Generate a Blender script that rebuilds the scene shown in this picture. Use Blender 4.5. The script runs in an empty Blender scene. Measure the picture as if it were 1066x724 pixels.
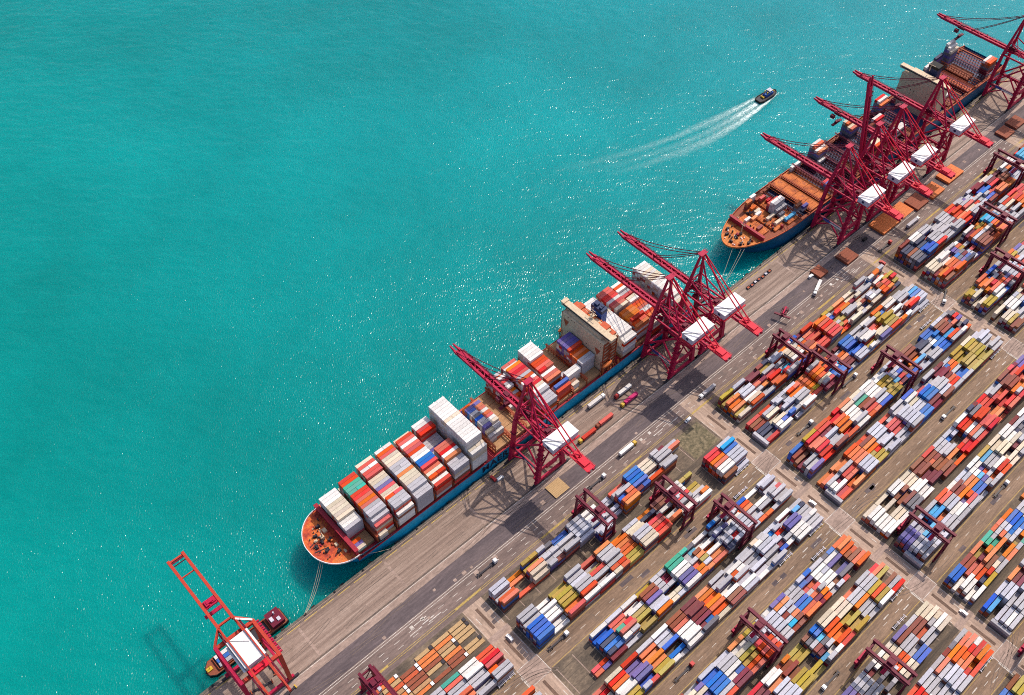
import bpy, math, random
from mathutils import Vector, Matrix
random.seed(7)
scene = bpy.context.scene
COL = scene.collection
R = math.radians

# ------------------------------------------------------------------ camera, sky, sun, exposure
TILT, ROLL, YAW = 0.6787476, 0.0030422, -0.7400495
cam_d = bpy.data.cameras.new('camera'); cam = bpy.data.objects.new('camera', cam_d); COL.objects.link(cam)
CAMPOS = Vector((-156.14, -266.50, 560.0))
CAMROT = Matrix.Rotation(YAW, 3, 'Z') @ Matrix.Rotation(TILT, 3, 'X') @ Matrix.Rotation(ROLL, 3, 'Z')
cam.matrix_world = Matrix.Translation(CAMPOS) @ CAMROT.to_4x4()
cam_d.sensor_width = 36.0
cam_d.lens = 36.0 * 1050.0 / 1066.0
cam_d.clip_start = 1.0
cam_d.clip_end = 60000.0
scene.camera = cam

SUN_EL, SUN_AZ = R(54.0), R(8.0)          # azimuth measured from +X towards +Y
world = bpy.data.worlds.new('World'); scene.world = world; world.use_nodes = True
wn = world.node_tree; bg = wn.nodes['Background']
sky = wn.nodes.new('ShaderNodeTexSky'); sky.sky_type = 'NISHITA'; sky.sun_disc = False
sky.sun_elevation = SUN_EL; sky.sun_rotation = R(90.0) - SUN_AZ
sky.air_density = 1.0; sky.dust_density = 3.0
wn.links.new(sky.outputs[0], bg.inputs['Color']); bg.inputs['Strength'].default_value = 0.15
sd = bpy.data.lights.new('sun', 'SUN'); sd.energy = 3.1; sd.angle = R(0.5); sd.color = (1.0, 0.90, 0.77)
sun = bpy.data.objects.new('sun', sd); COL.objects.link(sun)
sdir = Vector((math.cos(SUN_EL) * math.cos(SUN_AZ), math.cos(SUN_EL) * math.sin(SUN_AZ), math.sin(SUN_EL)))
sun.rotation_euler = sdir.to_track_quat('Z', 'Y').to_euler()
vs = scene.view_settings
scene.cycles.filter_width = 1.0
scene.cycles.use_denoising = False
vs.view_transform = 'Standard'; vs.look = 'None'; vs.exposure = 0.30; vs.gamma = 1.0; vs.use_curve_mapping = False

def project(p):
    c = CAMROT.transposed() @ (Vector(p) - CAMPOS)
    if c.z > -1: return (-9999, -9999)
    return (533 + 1050 * c.x / -c.z, 362 - 1050 * c.y / -c.z)
def in_view(p, m=40):
    u, v = project(p)
    return -m < u < 1066 + m and -m < v < 724 + m

# ------------------------------------------------------------------ materials
def new_mat(name):
    m = bpy.data.materials.new(name); m.use_nodes = True
    nt = m.node_tree; return m, nt, nt.nodes['Principled BSDF']
def N(nt, t, **kw):
    n = nt.nodes.new(t)
    for k, v in kw.items(): setattr(n, k, v)
    return n
def ramp(nt, fac, stops):
    r = N(nt, 'ShaderNodeValToRGB'); e = r.color_ramp.elements
    while len(e) < len(stops): e.new(0.5)
    for i, (p, c) in enumerate(stops):
        e[i].position = p; e[i].color = (*c, 1) if len(c) == 3 else c
    nt.links.new(fac, r.inputs['Fac']); return r.outputs['Color']
def coords(nt, scale=(1, 1, 1), kind='pos'):
    mp = N(nt, 'ShaderNodeMapping'); mp.inputs['Scale'].default_value = scale
    if kind == 'pos': nt.links.new(N(nt, 'ShaderNodeNewGeometry').outputs['Position'], mp.inputs['Vector'])
    else: nt.links.new(N(nt, 'ShaderNodeTexCoord').outputs['Object'], mp.inputs['Vector'])
    return mp.outputs['Vector']
def noise(nt, vec, scale, detail=4, rough=0.55):
    n = N(nt, 'ShaderNodeTexNoise'); n.inputs['Scale'].default_value = scale
    n.inputs['Detail'].default_value = detail; n.inputs['Roughness'].default_value = rough
    nt.links.new(vec, n.inputs['Vector']); return n.outputs['Fac']
def mixc(nt, fac, a, b, mode='MIX'):
    m = N(nt, 'ShaderNodeMix', data_type='RGBA', blend_type=mode)
    for s, v in ((m.inputs[0], fac), (m.inputs[6], a), (m.inputs[7], b)):
        if hasattr(v, 'is_linked'): nt.links.new(v, s)
        elif isinstance(v, (int, float)): s.default_value = v
        else: s.default_value = (*v, 1)
    return m.outputs[2]
def math_(nt, op, a, b=0.0):
    m = N(nt, 'ShaderNodeMath', operation=op)
    for s, v in ((m.inputs[0], a), (m.inputs[1], b)):
        if hasattr(v, 'is_linked'): nt.links.new(v, s)
        else: s.default_value = v
    return m.outputs[0]

def paint(name, col, rough=0.55, wear=0.35, dirt=(0.12, 0.07, 0.05), scale=0.6, vary=0.0, metal=0.0):
    """weathered paint: blotchy dirt, a little value change from piece to piece"""
    m, nt, b = new_mat(name)
    v = coords(nt)
    n1 = noise(nt, v, scale, 5, 0.65)
    n2 = noise(nt, v, scale * 5, 3, 0.6)
    f = ramp(nt, n1, [(0.45, (0, 0, 0)), (0.75, (1, 1, 1))])
    f = math_(nt, 'MULTIPLY', f, wear)
    c = mixc(nt, f, col, tuple(0.5 * x + 0.5 * d for x, d in zip(col, dirt)))
    sp = ramp(nt, n2, [(0.3, (0.74, 0.73, 0.73)), (0.7, (1.12, 1.12, 1.12))])
    c = mixc(nt, 1.0, c, sp, 'MULTIPLY')
    if vary:
        isl = N(nt, 'ShaderNodeNewGeometry').outputs['Random Per Island']
        ob = N(nt, 'ShaderNodeObjectInfo').outputs['Random']
        r = math_(nt, 'FRACT', math_(nt, 'ADD', isl, ob))
        hs = N(nt, 'ShaderNodeHueSaturation')
        val = math_(nt, 'ADD', math_(nt, 'MULTIPLY', r, 2 * vary), 1.0 - vary)
        hue = math_(nt, 'ADD', math_(nt, 'MULTIPLY', math_(nt, 'FRACT', math_(nt, 'MULTIPLY', r, 7.3)), 0.03), 0.485)
        sat = math_(nt, 'ADD', math_(nt, 'MULTIPLY', math_(nt, 'FRACT', math_(nt, 'MULTIPLY', r, 13.7)), 0.25), 0.86)
        nt.links.new(val, hs.inputs['Value']); nt.links.new(hue, hs.inputs['Hue']); nt.links.new(sat, hs.inputs['Saturation'])
        nt.links.new(c, hs.inputs['Color']); c = hs.outputs['Color']
    nt.links.new(c, b.inputs['Base Color']); b.inputs['Roughness'].default_value = rough; b.inputs['Metallic'].default_value = metal
    b.inputs['Specular IOR Level'].default_value = 0.22
    return m

M = {}
M['crimson'] = paint('crane_crimson', (0.42, 0.006, 0.050), 0.55, 0.4, (0.1, 0.02, 0.03), 0.25)
M['scarlet'] = paint('crane_scarlet', (0.60, 0.010, 0.035), 0.55, 0.3, (0.2, 0.03, 0.03), 0.25)
M['maroon'] = paint('crane_maroon', (0.135, 0.005, 0.026), 0.55, 0.4, (0.06, 0.03, 0.03), 0.3)
M['orange_crane'] = paint('crane_orange', (0.47, 0.045, 0.024), 0.5, 0.7, (0.16, 0.02, 0.03), 0.35)
M['white'] = paint('white_paint', (0.74, 0.72, 0.73), 0.5, 0.2, (0.4, 0.35, 0.3), 0.3)
M['lav'] = paint('pale_wall', (0.52, 0.50, 0.58), 0.5, 0.2, (0.4, 0.35, 0.3), 0.3)
M['cream'] = paint('cream_paint', (0.58, 0.45, 0.31), 0.55, 0.5, (0.30, 0.16, 0.08), 0.18)
M['dark'] = paint('dark_steel', (0.035, 0.03, 0.04), 0.5, 0.3)
M['black'] = paint('black_rubber', (0.015, 0.015, 0.016), 0.7, 0.3)
M['navy'] = paint('navy_paint', (0.02, 0.035, 0.10), 0.4, 0.3)
M['hull_blue'] = paint('hull_blue', (0.012, 0.34, 0.57), 0.4, 0.25, (0.02, 0.06, 0.1), 0.08)
M['hull_dark'] = paint('hull_dark_blue', (0.010, 0.105, 0.22), 0.4, 0.3, (0.03, 0.03, 0.04), 0.08)
M['deck_red'] = paint('deck_red_oxide', (0.50, 0.085, 0.030), 0.6, 0.7, (0.25, 0.12, 0.06), 0.2)
M['deck_orange'] = paint('deck_orange_ochre', (0.50, 0.14, 0.04), 0.6, 0.8, (0.22, 0.08, 0.03), 0.2)
M['bulk'] = paint('bulkhead_crimson', (0.33, 0.018, 0.035), 0.5, 0.4, (0.1, 0.03, 0.03), 0.2)
M['hatch'] = paint('hatch_tan', (0.42, 0.235, 0.115), 0.65, 0.6, (0.16, 0.09, 0.05), 0.25)
M['hatch_orange'] = paint('hatch_orange', (0.62, 0.17, 0.045), 0.65, 0.45, (0.3, 0.1, 0.05), 0.3)
M['hatch_brown'] = paint('hatch_brown', (0.27, 0.075, 0.040), 0.7, 0.7, (0.15, 0.06, 0.04), 0.3)
M['rust'] = paint('rusty_lashing', (0.36, 0.075, 0.03), 0.65, 0.6, (0.12, 0.05, 0.04), 0.5)
M['rope'] = paint('rope', (0.42, 0.36, 0.28), 0.8, 0.2)
M['glass'] = paint('dark_glass', (0.02, 0.025, 0.035), 0.1, 0.1)
M['sign_blue'] = paint('sign_blue', (0.03, 0.10, 0.40), 0.4, 0.1)
M['tan'] = paint('tan_boards', (0.46, 0.30, 0.15), 0.75, 0.6, (0.2, 0.12, 0.06), 0.5)
M['cab_red'] = paint('cab_red', (0.5, 0.03, 0.03), 0.35, 0.1)
M['cab_white'] = paint('cab_white', (0.8, 0.8, 0.8), 0.35, 0.1)
M['cab_yellow'] = paint('cab_yellow', (0.6, 0.38, 0.04), 0.35, 0.1)
M['lettering'] = paint('lettering_navy', (0.008, 0.02, 0.06), 0.5, 0.1)
PAL = dict(W=(.68, .65, .63), C=(.58, .49, .38), G=(.40, .385, .42), g=(.15, .14, .17), R=(.56, .055, .030), r=(.17, .018, .035),
           O=(.62, .125, .022), B=(.025, .12, .47), P=(.13, .10, .31), T=(.06, .35, .26), Y=(.38, .27, .05), N=(.24, .065, .04),
           M=(.60, .03, .15), S=(.05, .34, .62), K=(.045, .05, .10), L=(.45, .45, .53))
CNAME = dict(W='white', C='cream', G='grey', g='dark grey', R='red', r='maroon', O='orange', B='blue', P='purple', T='teal',
             Y='yellow', N='brown', M='pink', S='sky-blue', K='navy', L='pale')
KEYS = list(PAL)
CM = {k: paint('container_' + CNAME[k].replace(' ', '_').replace('-', '_'), c, 0.65, 0.42, (.2, .14, .11), 0.45, 0.16) for k, c in PAL.items()}

def deck_mat(name, a, b_, c, d):
    m, nt, b = new_mat(name)
    n1 = noise(nt, coords(nt), 0.16, 5, 0.65); n2 = noise(nt, coords(nt), 1.1, 4, 0.7)
    col = ramp(nt, n1, [(0.30, a), (0.46, b_), (0.56, c), (0.72, d)])
    col = mixc(nt, 1.0, col, ramp(nt, n2, [(0.3, (.62, .60, .60)), (0.7, (1.25, 1.25, 1.25))]), 'MULTIPLY')
    nt.links.new(col, b.inputs['Base Color']); b.inputs['Roughness'].default_value = 0.7; b.inputs['Specular IOR Level'].default_value = 0.2
    return m
M['foredeck'] = deck_mat('foredeck_paint', (.22, .035, .03), (.50, .075, .03), (.62, .16, .035), (.40, .12, .06))
M['foredeck2'] = deck_mat('ochre_deck_paint', (.20, .05, .03), (.46, .13, .035), (.58, .21, .055), (.30, .09, .04))
M['hatch_worn'] = deck_mat('worn_orange_hatch', (.22, .06, .03), (.46, .12, .035), (.58, .17, .045), (.33, .10, .05))
def ground_mat(name, a, b_, c, stretch=(1, 1, 1), big=0.02, small=0.6, rough=0.85, stain=None):
    m, nt, b = new_mat(name)
    v = coords(nt, stretch)
    n1 = noise(nt, v, big, 6, 0.6); n2 = noise(nt, coords(nt), small, 5, 0.7); n3 = noise(nt, v, big * 8, 4, 0.6)
    col = ramp(nt, n1, [(0.32, a), (0.5, b_), (0.68, c)])
    col = mixc(nt, 1.0, col, ramp(nt, n3, [(0.3, (0.75, 0.74, 0.75)), (0.7, (1.2, 1.2, 1.2))]), 'MULTIPLY')
    col = mixc(nt, 1.0, col, ramp(nt, n2, [(0.3, (0.82, 0.82, 0.82)), (0.7, (1.15, 1.15, 1.15))]), 'MULTIPLY')
    if stain:
        s = ramp(nt, noise(nt, coords(nt, (1, 1, 1)), 0.09, 5, 0.7), [(0.56, (0, 0, 0)), (0.70, (1, 1, 1))])
        col = mixc(nt, math_(nt, 'MULTIPLY', s, 0.7), col, stain)
    nt.links.new(col, b.inputs['Base Color']); b.inputs['Roughness'].default_value = rough
    return m
M['apron'] = ground_mat('apron_concrete', (0.155, 0.104, 0.083), (0.247, 0.172, 0.136), (0.339, 0.250, 0.202), (0.05, 2.6, 1), 0.16, 0.7, stain=(.17, .115, .088))
M['strip'] = ground_mat('pale_concrete', (0.236, 0.164, 0.132), (0.306, 0.217, 0.177), (0.367, 0.266, 0.222), (0.3, 1, 1), 0.08, 0.7)
M['asphalt'] = ground_mat('dark_asphalt', (0.074, 0.054, 0.060), (0.098, 0.073, 0.077), (0.129, 0.095, 0.097), (0.25, 1.6, 1), 0.06, 0.7)
M['road'] = ground_mat('road_asphalt', (0.121, 0.083, 0.075), (0.167, 0.117, 0.101), (0.217, 0.152, 0.131), (0.2, 1.6, 1), 0.08, 0.7, stain=(.10, .08, .075))
M['yardroad'] = ground_mat('yard_road', (0.141, 0.089, 0.058), (0.207, 0.134, 0.089), (0.282, 0.186, 0.127), (0.15, 1.6, 1), 0.09, 0.7, stain=(.13, .095, .075))
M['cross'] = ground_mat('cross_road', (0.310, 0.215, 0.161), (0.369, 0.260, 0.198), (0.417, 0.300, 0.229), (1.6, 0.2, 1), 0.05, 0.7, stain=(.26, .175, .125))
M['yard'] = ground_mat('yard_ground', (0.062, 0.047, 0.035), (0.119, 0.087, 0.061), (0.199, 0.145, 0.098), (0.5, 1, 1), 0.10, 0.9)
M['gap'] = ground_mat('gap_ground', (0.05, 0.038, 0.03), (0.09, 0.066, 0.048), (0.15, 0.11, 0.075), (0.08, 1, 1), 0.2, 0.9)
M['scrub'] = ground_mat('scrub_ground', (.05, .045, .025), (.14, .112, .062), (.25, .195, .12), (1, 1, 1), 0.42, 0.9, stain=(.075, .07, .03))
M['land'] = ground_mat('land', (.10, .08, .06), (.16, .12, .09), (.22, .17, .12), (1, 1, 1), 0.02, 0.6)
M['median'] = ground_mat('median', (.10, .058, .040), (.135, .08, .055), (.17, .10, .07), (1, .3, 1), 0.2, 0.9)
M['lineW'] = ground_mat('line_white', (.36, .31, .27), (.50, .45, .40), (.64, .60, .56), (1, 1, 1), 0.3, 1.2)
M['lineY'] = ground_mat('line_yellow', (.36, .25, .06), (.45, .31, .07), (.52, .38, .12), (1, 1, 1), 0.3, 1.2)
M['rail'] = ground_mat('rail', (.05, .04, .04), (.08, .06, .05), (.11, .08, .06), (1, 1, 1), 0.3, 1.2)
M['tyre'] = ground_mat('tyre_marks', (.12, .085, .07), (.145, .105, .086), (.18, .13, .105), (1, 1, 1), 0.3, 1.2)
M['wall'] = ground_mat('quay_wall', (.07, .06, .05), (.12, .10, .08), (.17, .14, .11), (1, 1, 1), 0.2, 1.2)

def water_mat():
    m, nt, b = new_mat('harbour_water')
    v = coords(nt)
    n1 = noise(nt, v, 0.0032, 5, 0.55); n2 = noise(nt, v, 0.02, 4, 0.6)
    sx = N(nt, 'ShaderNodeSeparateXYZ'); nt.links.new(v, sx.inputs[0])
    f = math_(nt, 'ADD', n1, math_(nt, 'MULTIPLY', math_(nt, 'SUBTRACT', n2, 0.5), 0.16))
    col = ramp(nt, f, [(0.30, (.0, .155, .160)), (0.5, (.0, .200, .205)), (0.70, (.0, .240, .238))])
    # the water is greener near the shore at the lower left and bluer out towards the channel
    gx = N(nt, 'ShaderNodeMapRange'); gx.inputs['From Min'].default_value = -250; gx.inputs['From Max'].default_value = 650
    nt.links.new(math_(nt, 'ADD', sx.outputs[0], math_(nt, 'MULTIPLY', math_(nt, 'SUBTRACT', n1, 0.5), 500.0)), gx.inputs['Value'])
    col = mixc(nt, 1.0, col, mixc(nt, gx.outputs[0], (1.0, .96, .84), (1.0, 1.06, 1.20)), 'MULTIPLY')
    nt.links.new(col, b.inputs['Base Color'])
    b.inputs['Roughness'].default_value = 0.18
    b.inputs['IOR'].default_value = 1.33; b.inputs['Specular IOR Level'].default_value = 0.27
    # light scatters far sideways inside the turbid water, so shadows on it are soft
    m.node_tree.nodes['Principled BSDF'].subsurface_method = 'BURLEY'
    b.inputs['Subsurface Weight'].default_value = 1.0; b.inputs['Subsurface Scale'].default_value = 22.0
    b.inputs['Subsurface Radius'].default_value = (0.5, 1.0, 1.0)
    rt = N(nt, 'ShaderNodeMapping'); rt.inputs['Rotation'].default_value = (0, 0, R(42.4))
    nt.links.new(N(nt, 'ShaderNodeNewGeometry').outputs['Position'], rt.inputs['Vector'])
    vr = N(nt, 'ShaderNodeMapping'); vr.inputs['Scale'].default_value = (0.75, 1.35, 1); nt.links.new(rt.outputs[0], vr.inputs['Vector'])
    vq = N(nt, 'ShaderNodeMapping'); vq.inputs['Scale'].default_value = (1.35, 0.7, 1); nt.links.new(rt.outputs[0], vq.inputs['Vector'])
    w1 = noise(nt, vr.outputs[0], 0.045, 1, 0.5)
    w2 = noise(nt, vr.outputs[0], 0.15, 0, 0.5)
    w3 = noise(nt, vq.outputs[0], 0.80, 0, 0.5)
    gust = ramp(nt, noise(nt, coords(nt), 0.006, 3, 0.6), [(0.36, (.72, .72, .72)), (0.64, (1.12, 1.12, 1.12))])
    h = math_(nt, 'ADD', math_(nt, 'MULTIPLY', w1, 1.0), math_(nt, 'ADD', math_(nt, 'MULTIPLY', w2, 0.62), math_(nt, 'MULTIPLY', math_(nt, 'MULTIPLY', w3, gust), 0.375)))
    bp = N(nt, 'ShaderNodeBump'); bp.inputs['Strength'].default_value = 1.0; bp.inputs['Distance'].default_value = 1.0
    nt.links.new(h, bp.inputs['Height']); nt.links.new(bp.outputs[0], b.inputs['Normal'])
    return m
M['water'] = water_mat()
def foam_mat():
    m, nt, b = new_mat('wake_foam')
    v = coords(nt, (0.35, 1.2, 1))
    n = noise(nt, v, 0.8, 5, 0.75)
    uv = N(nt, 'ShaderNodeUVMap'); s = N(nt, 'ShaderNodeSeparateXYZ'); nt.links.new(uv.outputs[0], s.inputs[0])
    lvl = math_(nt, 'MULTIPLY', math_(nt, 'MULTIPLY', s.outputs[0], 0.55), s.outputs[1])
    a = math_(nt, 'MULTIPLY', math_(nt, 'ADD', n, -0.36), 3.0)
    a = math_(nt, 'MINIMUM', math_(nt, 'MAXIMUM', math_(nt, 'MULTIPLY', a, lvl), 0.0), 1.0)
    b.inputs['Base Color'].default_value = (.62, .76, .74, 1); b.inputs['Roughness'].default_value = 0.8
    nt.links.new(a, b.inputs['Alpha']); return m
M['foam'] = foam_mat()

# ------------------------------------------------------------------ mesh helpers
class MB:
    def __init__(s): s.v = []; s.f = []; s.mi = []
    def quad(s, pts, mi=0):
        n = len(s.v); s.v += [tuple(p) for p in pts]; s.f.append(tuple(range(n, n + len(pts)))); s.mi.append(mi); return s
    def box(s, x0, x1, y0, y1, z0, z1, mi=0):
        n = len(s.v)
        s.v += [(x0, y0, z0), (x1, y0, z0), (x1, y1, z0), (x0, y1, z0), (x0, y0, z1), (x1, y0, z1), (x1, y1, z1), (x0, y1, z1)]
        for q in ((0, 3, 2, 1), (4, 5, 6, 7), (0, 1, 5, 4), (1, 2, 6, 5), (2, 3, 7, 6), (3, 0, 4, 7)):
            s.f.append(tuple(n + i for i in q)); s.mi.append(mi)
        return s
    def bar(s, a, b, w, h=None, w2=None, h2=None, mi=0):
        """square-section beam from a to b (w across, h the other way, may taper)"""
        h = h or w; w2 = w2 or w; h2 = h2 or h
        a, b = Vector(a), Vector(b); d = (b - a).normalized()
        up = Vector((0, 0, 1)) if abs(d.z) < 0.9 else Vector((1, 0, 0))
        sx = d.cross(up).normalized(); sy = sx.cross(d).normalized()
        n = len(s.v)
        for p, ww, hh in ((a, w, h), (b, w2, h2)):
            for i, j in ((-1, -1), (1, -1), (1, 1), (-1, 1)):
                s.v.append(tuple(p + sx * (i * ww / 2) + sy * (j * hh / 2)))
        for q in ((0, 3, 2, 1), (4, 5, 6, 7), (0, 1, 5, 4), (1, 2, 6, 5), (2, 3, 7, 6), (3, 0, 4, 7)):
            s.f.append(tuple(n + i for i in q)); s.mi.append(mi)
        return s
    def tube(s, a, b, r, n=8, r2=None, mi=0):
        r2 = r2 if r2 is not None else r
        a, b = Vector(a), Vector(b); d = (b - a).normalized()
        up = Vector((0, 0, 1)) if abs(d.z) < 0.9 else Vector((1, 0, 0))
        sx = d.cross(up).normalized(); sy = sx.cross(d).normalized(); k = len(s.v)
        for p, rr in ((a, r), (b, r2)):
            for i in range(n):
                t = 2 * math.pi * i / n; s.v.append(tuple(p + sx * (rr * math.cos(t)) + sy * (rr * math.sin(t))))
        for i in range(n):
            j = (i + 1) % n; s.f.append((k + i, k + j, k + n + j, k + n + i)); s.mi.append(mi)
        s.f.append(tuple(k + i for i in reversed(range(n)))); s.mi.append(mi)
        s.f.append(tuple(k + n + i for i in range(n))); s.mi.append(mi); return s
    def prism(s, outline, z0, z1, mi=0, mi_top=None):
        n = len(s.v); k = len(outline)
        s.v += [(x, y, z0) for x, y in outline] + [(x, y, z1) for x, y in outline]
        for i in range(k):
            j = (i + 1) % k; s.f.append((n + i, n + j, n + k + j, n + k + i)); s.mi.append(mi)
        s.f.append(tuple(n + i for i in reversed(range(k)))); s.mi.append(mi)
        s.f.append(tuple(n + k + i for i in range(k))); s.mi.append(mi if mi_top is None else mi_top); return s
    def mesh(s, name, mats):
        me = bpy.data.meshes.new(name); me.from_pydata(s.v, [], s.f)
        for m in (mats if isinstance(mats, (list, tuple)) else [mats]): me.materials.append(m)
        if any(s.mi): me.polygons.foreach_set('material_index', s.mi)
        me.update(); return me
    def build(s, name, mats, parent=None, label=None):
        o = bpy.data.objects.new(name, s.mesh(name, mats)); COL.objects.link(o)
        if parent is not None: o.parent = parent
        if label: o['label'] = label
        return o
def tag(o, label=None, cat=None, group=None, kind=None):
    if label: o['label'] = label
    if cat: o['category'] = cat
    if group: o['group'] = group
    if kind: o['kind'] = kind
    return o
def empty(name, loc, label, cat, group=None, rz=0.0):
    o = bpy.data.objects.new(name, None); COL.objects.link(o); o.location = loc; o.rotation_euler = (0, 0, rz)
    o.empty_display_size = 1; return tag(o, label, cat, group)
def copy_tree(o, parent=None):
    c = o.copy(); COL.objects.link(c); c.parent = parent
    for ch in list(o.children): copy_tree(ch, c)
    return c
def struct(mb, name, mat): return tag(mb.build(name, mat), kind='structure')
def sheet(name, mat, rects, z):
    m = MB()
    for (x0, x1, y0, y1) in rects: m.quad([(x0, y0, z), (x1, y0, z), (x1, y1, z), (x0, y1, z)])
    return struct(m, name, mat)
ORD = ['zeroth', 'first', 'second', 'third', 'fourth', 'fifth', 'sixth', 'seventh', 'eighth', 'ninth', 'tenth', 'eleventh', 'twelfth',
       'thirteenth', 'fourteenth', 'fifteenth', 'sixteenth', 'seventeenth', 'eighteenth']

# ------------------------------------------------------------------ ground, water, roads
WZ = -4.0
XC = [-207.5, 0.0, 207.5, 415.0, 622.5, 830.0]        # cross roads
PK = 58.8                                             # pitch of a pair of container rows
struct(MB().quad([(-9000, -0.5, WZ), (14000, -0.5, WZ), (14000, 14000, WZ), (-9000, 14000, WZ)]), 'harbour_water', M['water'])
struct(MB().quad([(-9000, -9000, -0.02), (14000, -9000, -0.02), (14000, -0.3, -0.02), (-9000, -0.3, -0.02)]), 'ground', M['land'])
qw = MB().box(-3000, 3000, -1.4, 0.0, -12, 0.28)
struct(qw, 'quay_wall', M['wall'])
sheet('quay_apron', M['apron'], [(-3000, 3000, -33.0, -1.4)], 0.0)
sheet('apron_strip', M['strip'], [(-3000, 3000, -33.0, -28.6)] + [(x - 0.8, x + 0.8, -26.5, -5) for x in range(-463, 900, 63)], 0.008)
sheet('asphalt_lane', M['asphalt'], [(-3000, 3000, -44.4, -33.0)], 0.0)
sheet('apron_road', M['road'], [(-3000, 3000, -61.5, -44.4)], 0.0)
ry = []
pairs = []
for k in range(7):
    yA0, yA1 = -64.5 - PK * k, -83.5 - PK * k
    yB0, yB1 = -88.8 - PK * k, -107.8 - PK * k
    pairs.append((yA0, yA1, yB0, yB1))
    ry.append((-109.5 - PK * k, -121.5 - PK * k))
sheet('yard_ground', M['yard'], [(-1200, 1500, p[3] - 1.7, p[0] + 3.0 if k == 0 else p[0] + 1.9) for k, p in enumerate(pairs)], 0.0)
sheet('yard_road', M['yardroad'], [(-1200, 1500, b, a) for a, b in ry], 0.004)
sheet('row_gap', M['gap'], [(-1200, 1500, p[2] + 0.9, p[1] - 0.9) for p in pairs], 0.004)
sheet('cross_road', M['cross'], [(x - 8.0, x + 6.6, -480, -46.2 if x > 200 else -61.5) for x in XC], 0.008)
med = []
for x in XC:
    for k, p in enumerate(pairs):
        med += [(x - 1.5, x + 0.3, p[1] + 2, (p[0] - 1 if k == 0 else p[0] - 0.0)), (x - 1.5, x + 0.3, p[3] + 1, p[2] - 2)]
struct_med = MB()
for (x0, x1, y0, y1) in med: struct_med.box(x0, x1, y0, y1, 0.0, 0.10)
struct(struct_med, 'median_kerb', M['median'])
sheet('crossing_pad', M['strip'], [(x - 8.3, x + 7.2, b - 0.6, a + 0.6) for x in XC for a, b in ry] +
      [(x - 8.3, x + 7.2, p[2] + 0.6, p[1] - 0.6) for x in XC for p in pairs], 0.0125)
sheet('scrub_lot', M['scrub'], [(174.5, 197.8, -83.8, -64.0)], 0.012)
# slot lines where nothing is stacked
slot = []
for bx in range(len(XC) - 1):
    x0 = XC[bx] + 10
    for p in pairs:
        for (a, b) in ((p[0], p[1]), (p[2], p[3])):
            for i in range(16): slot.append((x0 + i * 12.55 - 0.75, x0 + i * 12.55 - 0.25, b, a))
for p in pairs:
    for bx in range(len(XC) - 1):
        for (a, b) in ((p[0], p[1]), (p[2], p[3])):
            for q in (1, 3, 5): slot.append((XC[bx] + 10, XC[bx + 1] - 9.5, a - 2.83 * q - .15, a - 2.83 * q + .15))
cross_l = [r for r in slot if r[1] - r[0] < 2]; long_l = [r for r in slot if r[1] - r[0] >= 2]
sheet('slot_lines', M['strip'], cross_l, 0.008)
sheet('lane_strips', M['gap'], long_l, 0.005)
# white and yellow paint
W_, Y_ = [], []
def dashes(lst, y, x0, x1, l, g, w=0.22):
    x = x0
    while x < x1: lst.append((x, x + l, y - w / 2, y + w / 2)); x += l + g
W_ += [(-900, 1300, -45.15, -44.85), (-900, 1300, -46.6, -46.3), (-900, 1300, -28.75, -28.45)]
dashes(W_, -50.3, -600, 1000, 4, 7, 0.3)
dashes(W_, -54.0, -600, 1000, 4, 7, 0.3)
for x in XC:                                             # lane arrows near each crossing on the quay road
    for (dx, y) in ((-34, -49), (-30, -51.6), (-26, -53), (-40, -52.4)): W_ += [(x + dx, x + dx + 9, y - .25, y + .25)]
    for (dx, y, s) in ((-44, -47.9, 2.4), (-30, -47.4, 2.6), (-22, -50.6, 2.6), (-52, -48.8, 2.2), (-15, -47.6, 2.4)): W_ += []
Y_ += [(-900, 1300, -57.15, -56.9), (-900, 1300, -58.3, -58.05)]
for x in range(-500, 1000, 70): Y_.append((x, x + 20, -57.9, -57.3))
dashes(Y_, -3.6, -800, 1200, 9, 3, 0.5)
for a, b in ry:
    for bx in range(len(XC) - 1):
        x0, x1 = XC[bx] + 8.5, XC[bx + 1] - 9.5
        Y_ += [(x0, x1, a - 0.75, a - 0.5), (x0, x1, b + 0.5, b + 0.75)]
        dashes(W_, (a + b) / 2, x0 + 4, x1 - 4, 4, 8, 0.28)
        W_ += [(x1 + 0.2, x1 + 0.9, b - 1.5, (a + b) / 2 + 2.0)]
        for (dx, dy) in ((-12, 2.2), (-12, -2.2), (-26, 2.2)): W_ += [(x1 + dx, x1 + dx + 5, (a + b) / 2 + dy - .3, (a + b) / 2 + dy + .3)]
    for x in XC:
        W_ += [(x - 8.3, x - 7.9, b - .3, a + .3), (x + 6.8, x + 7.2, b - .3, a + .3), (x - 7.9, x + 6.8, a, a + .3), (x - 7.9, x + 6.8, b - .3, b)]
for x in XC:
    for p in pairs:
        for yy in (p[0] - 8, p[2] - 8):
            W_ += [(x - 7.7, x - 7.45, p[0] - 18, p[0] - 1) if yy == p[0] - 8 else (x - 7.7, x - 7.45, p[2] - 18, p[2] - 1), (x + 6.05, x + 6.3, yy - 10, yy + 7)]
            W_ += [(x - 4.8, x - 4.4, yy - 2.5, yy + 2.5), (x + 3.6, x + 4.0, yy - 8.5, yy - 3.5)]
for x in (-37, -29, 158, 166, 150, 366, 374):
    W_ += [(x, x + 2.2, -49.8, -47.8)]
sheet('white_lines', M['lineW'], W_, 0.018)
sheet('yellow_lines', M['lineY'], Y_, 0.018)
PT = []
rp = random.Random(3)
for i in range(70):
    x = rp.uniform(-250, 750); y = rp.choice([-47.9, -51, -55.5, -43, -39.5]); s = rp.uniform(1.6, 3.2)
    PT.append((x, x + s, y - s * .45, y + s * .45))
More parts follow.
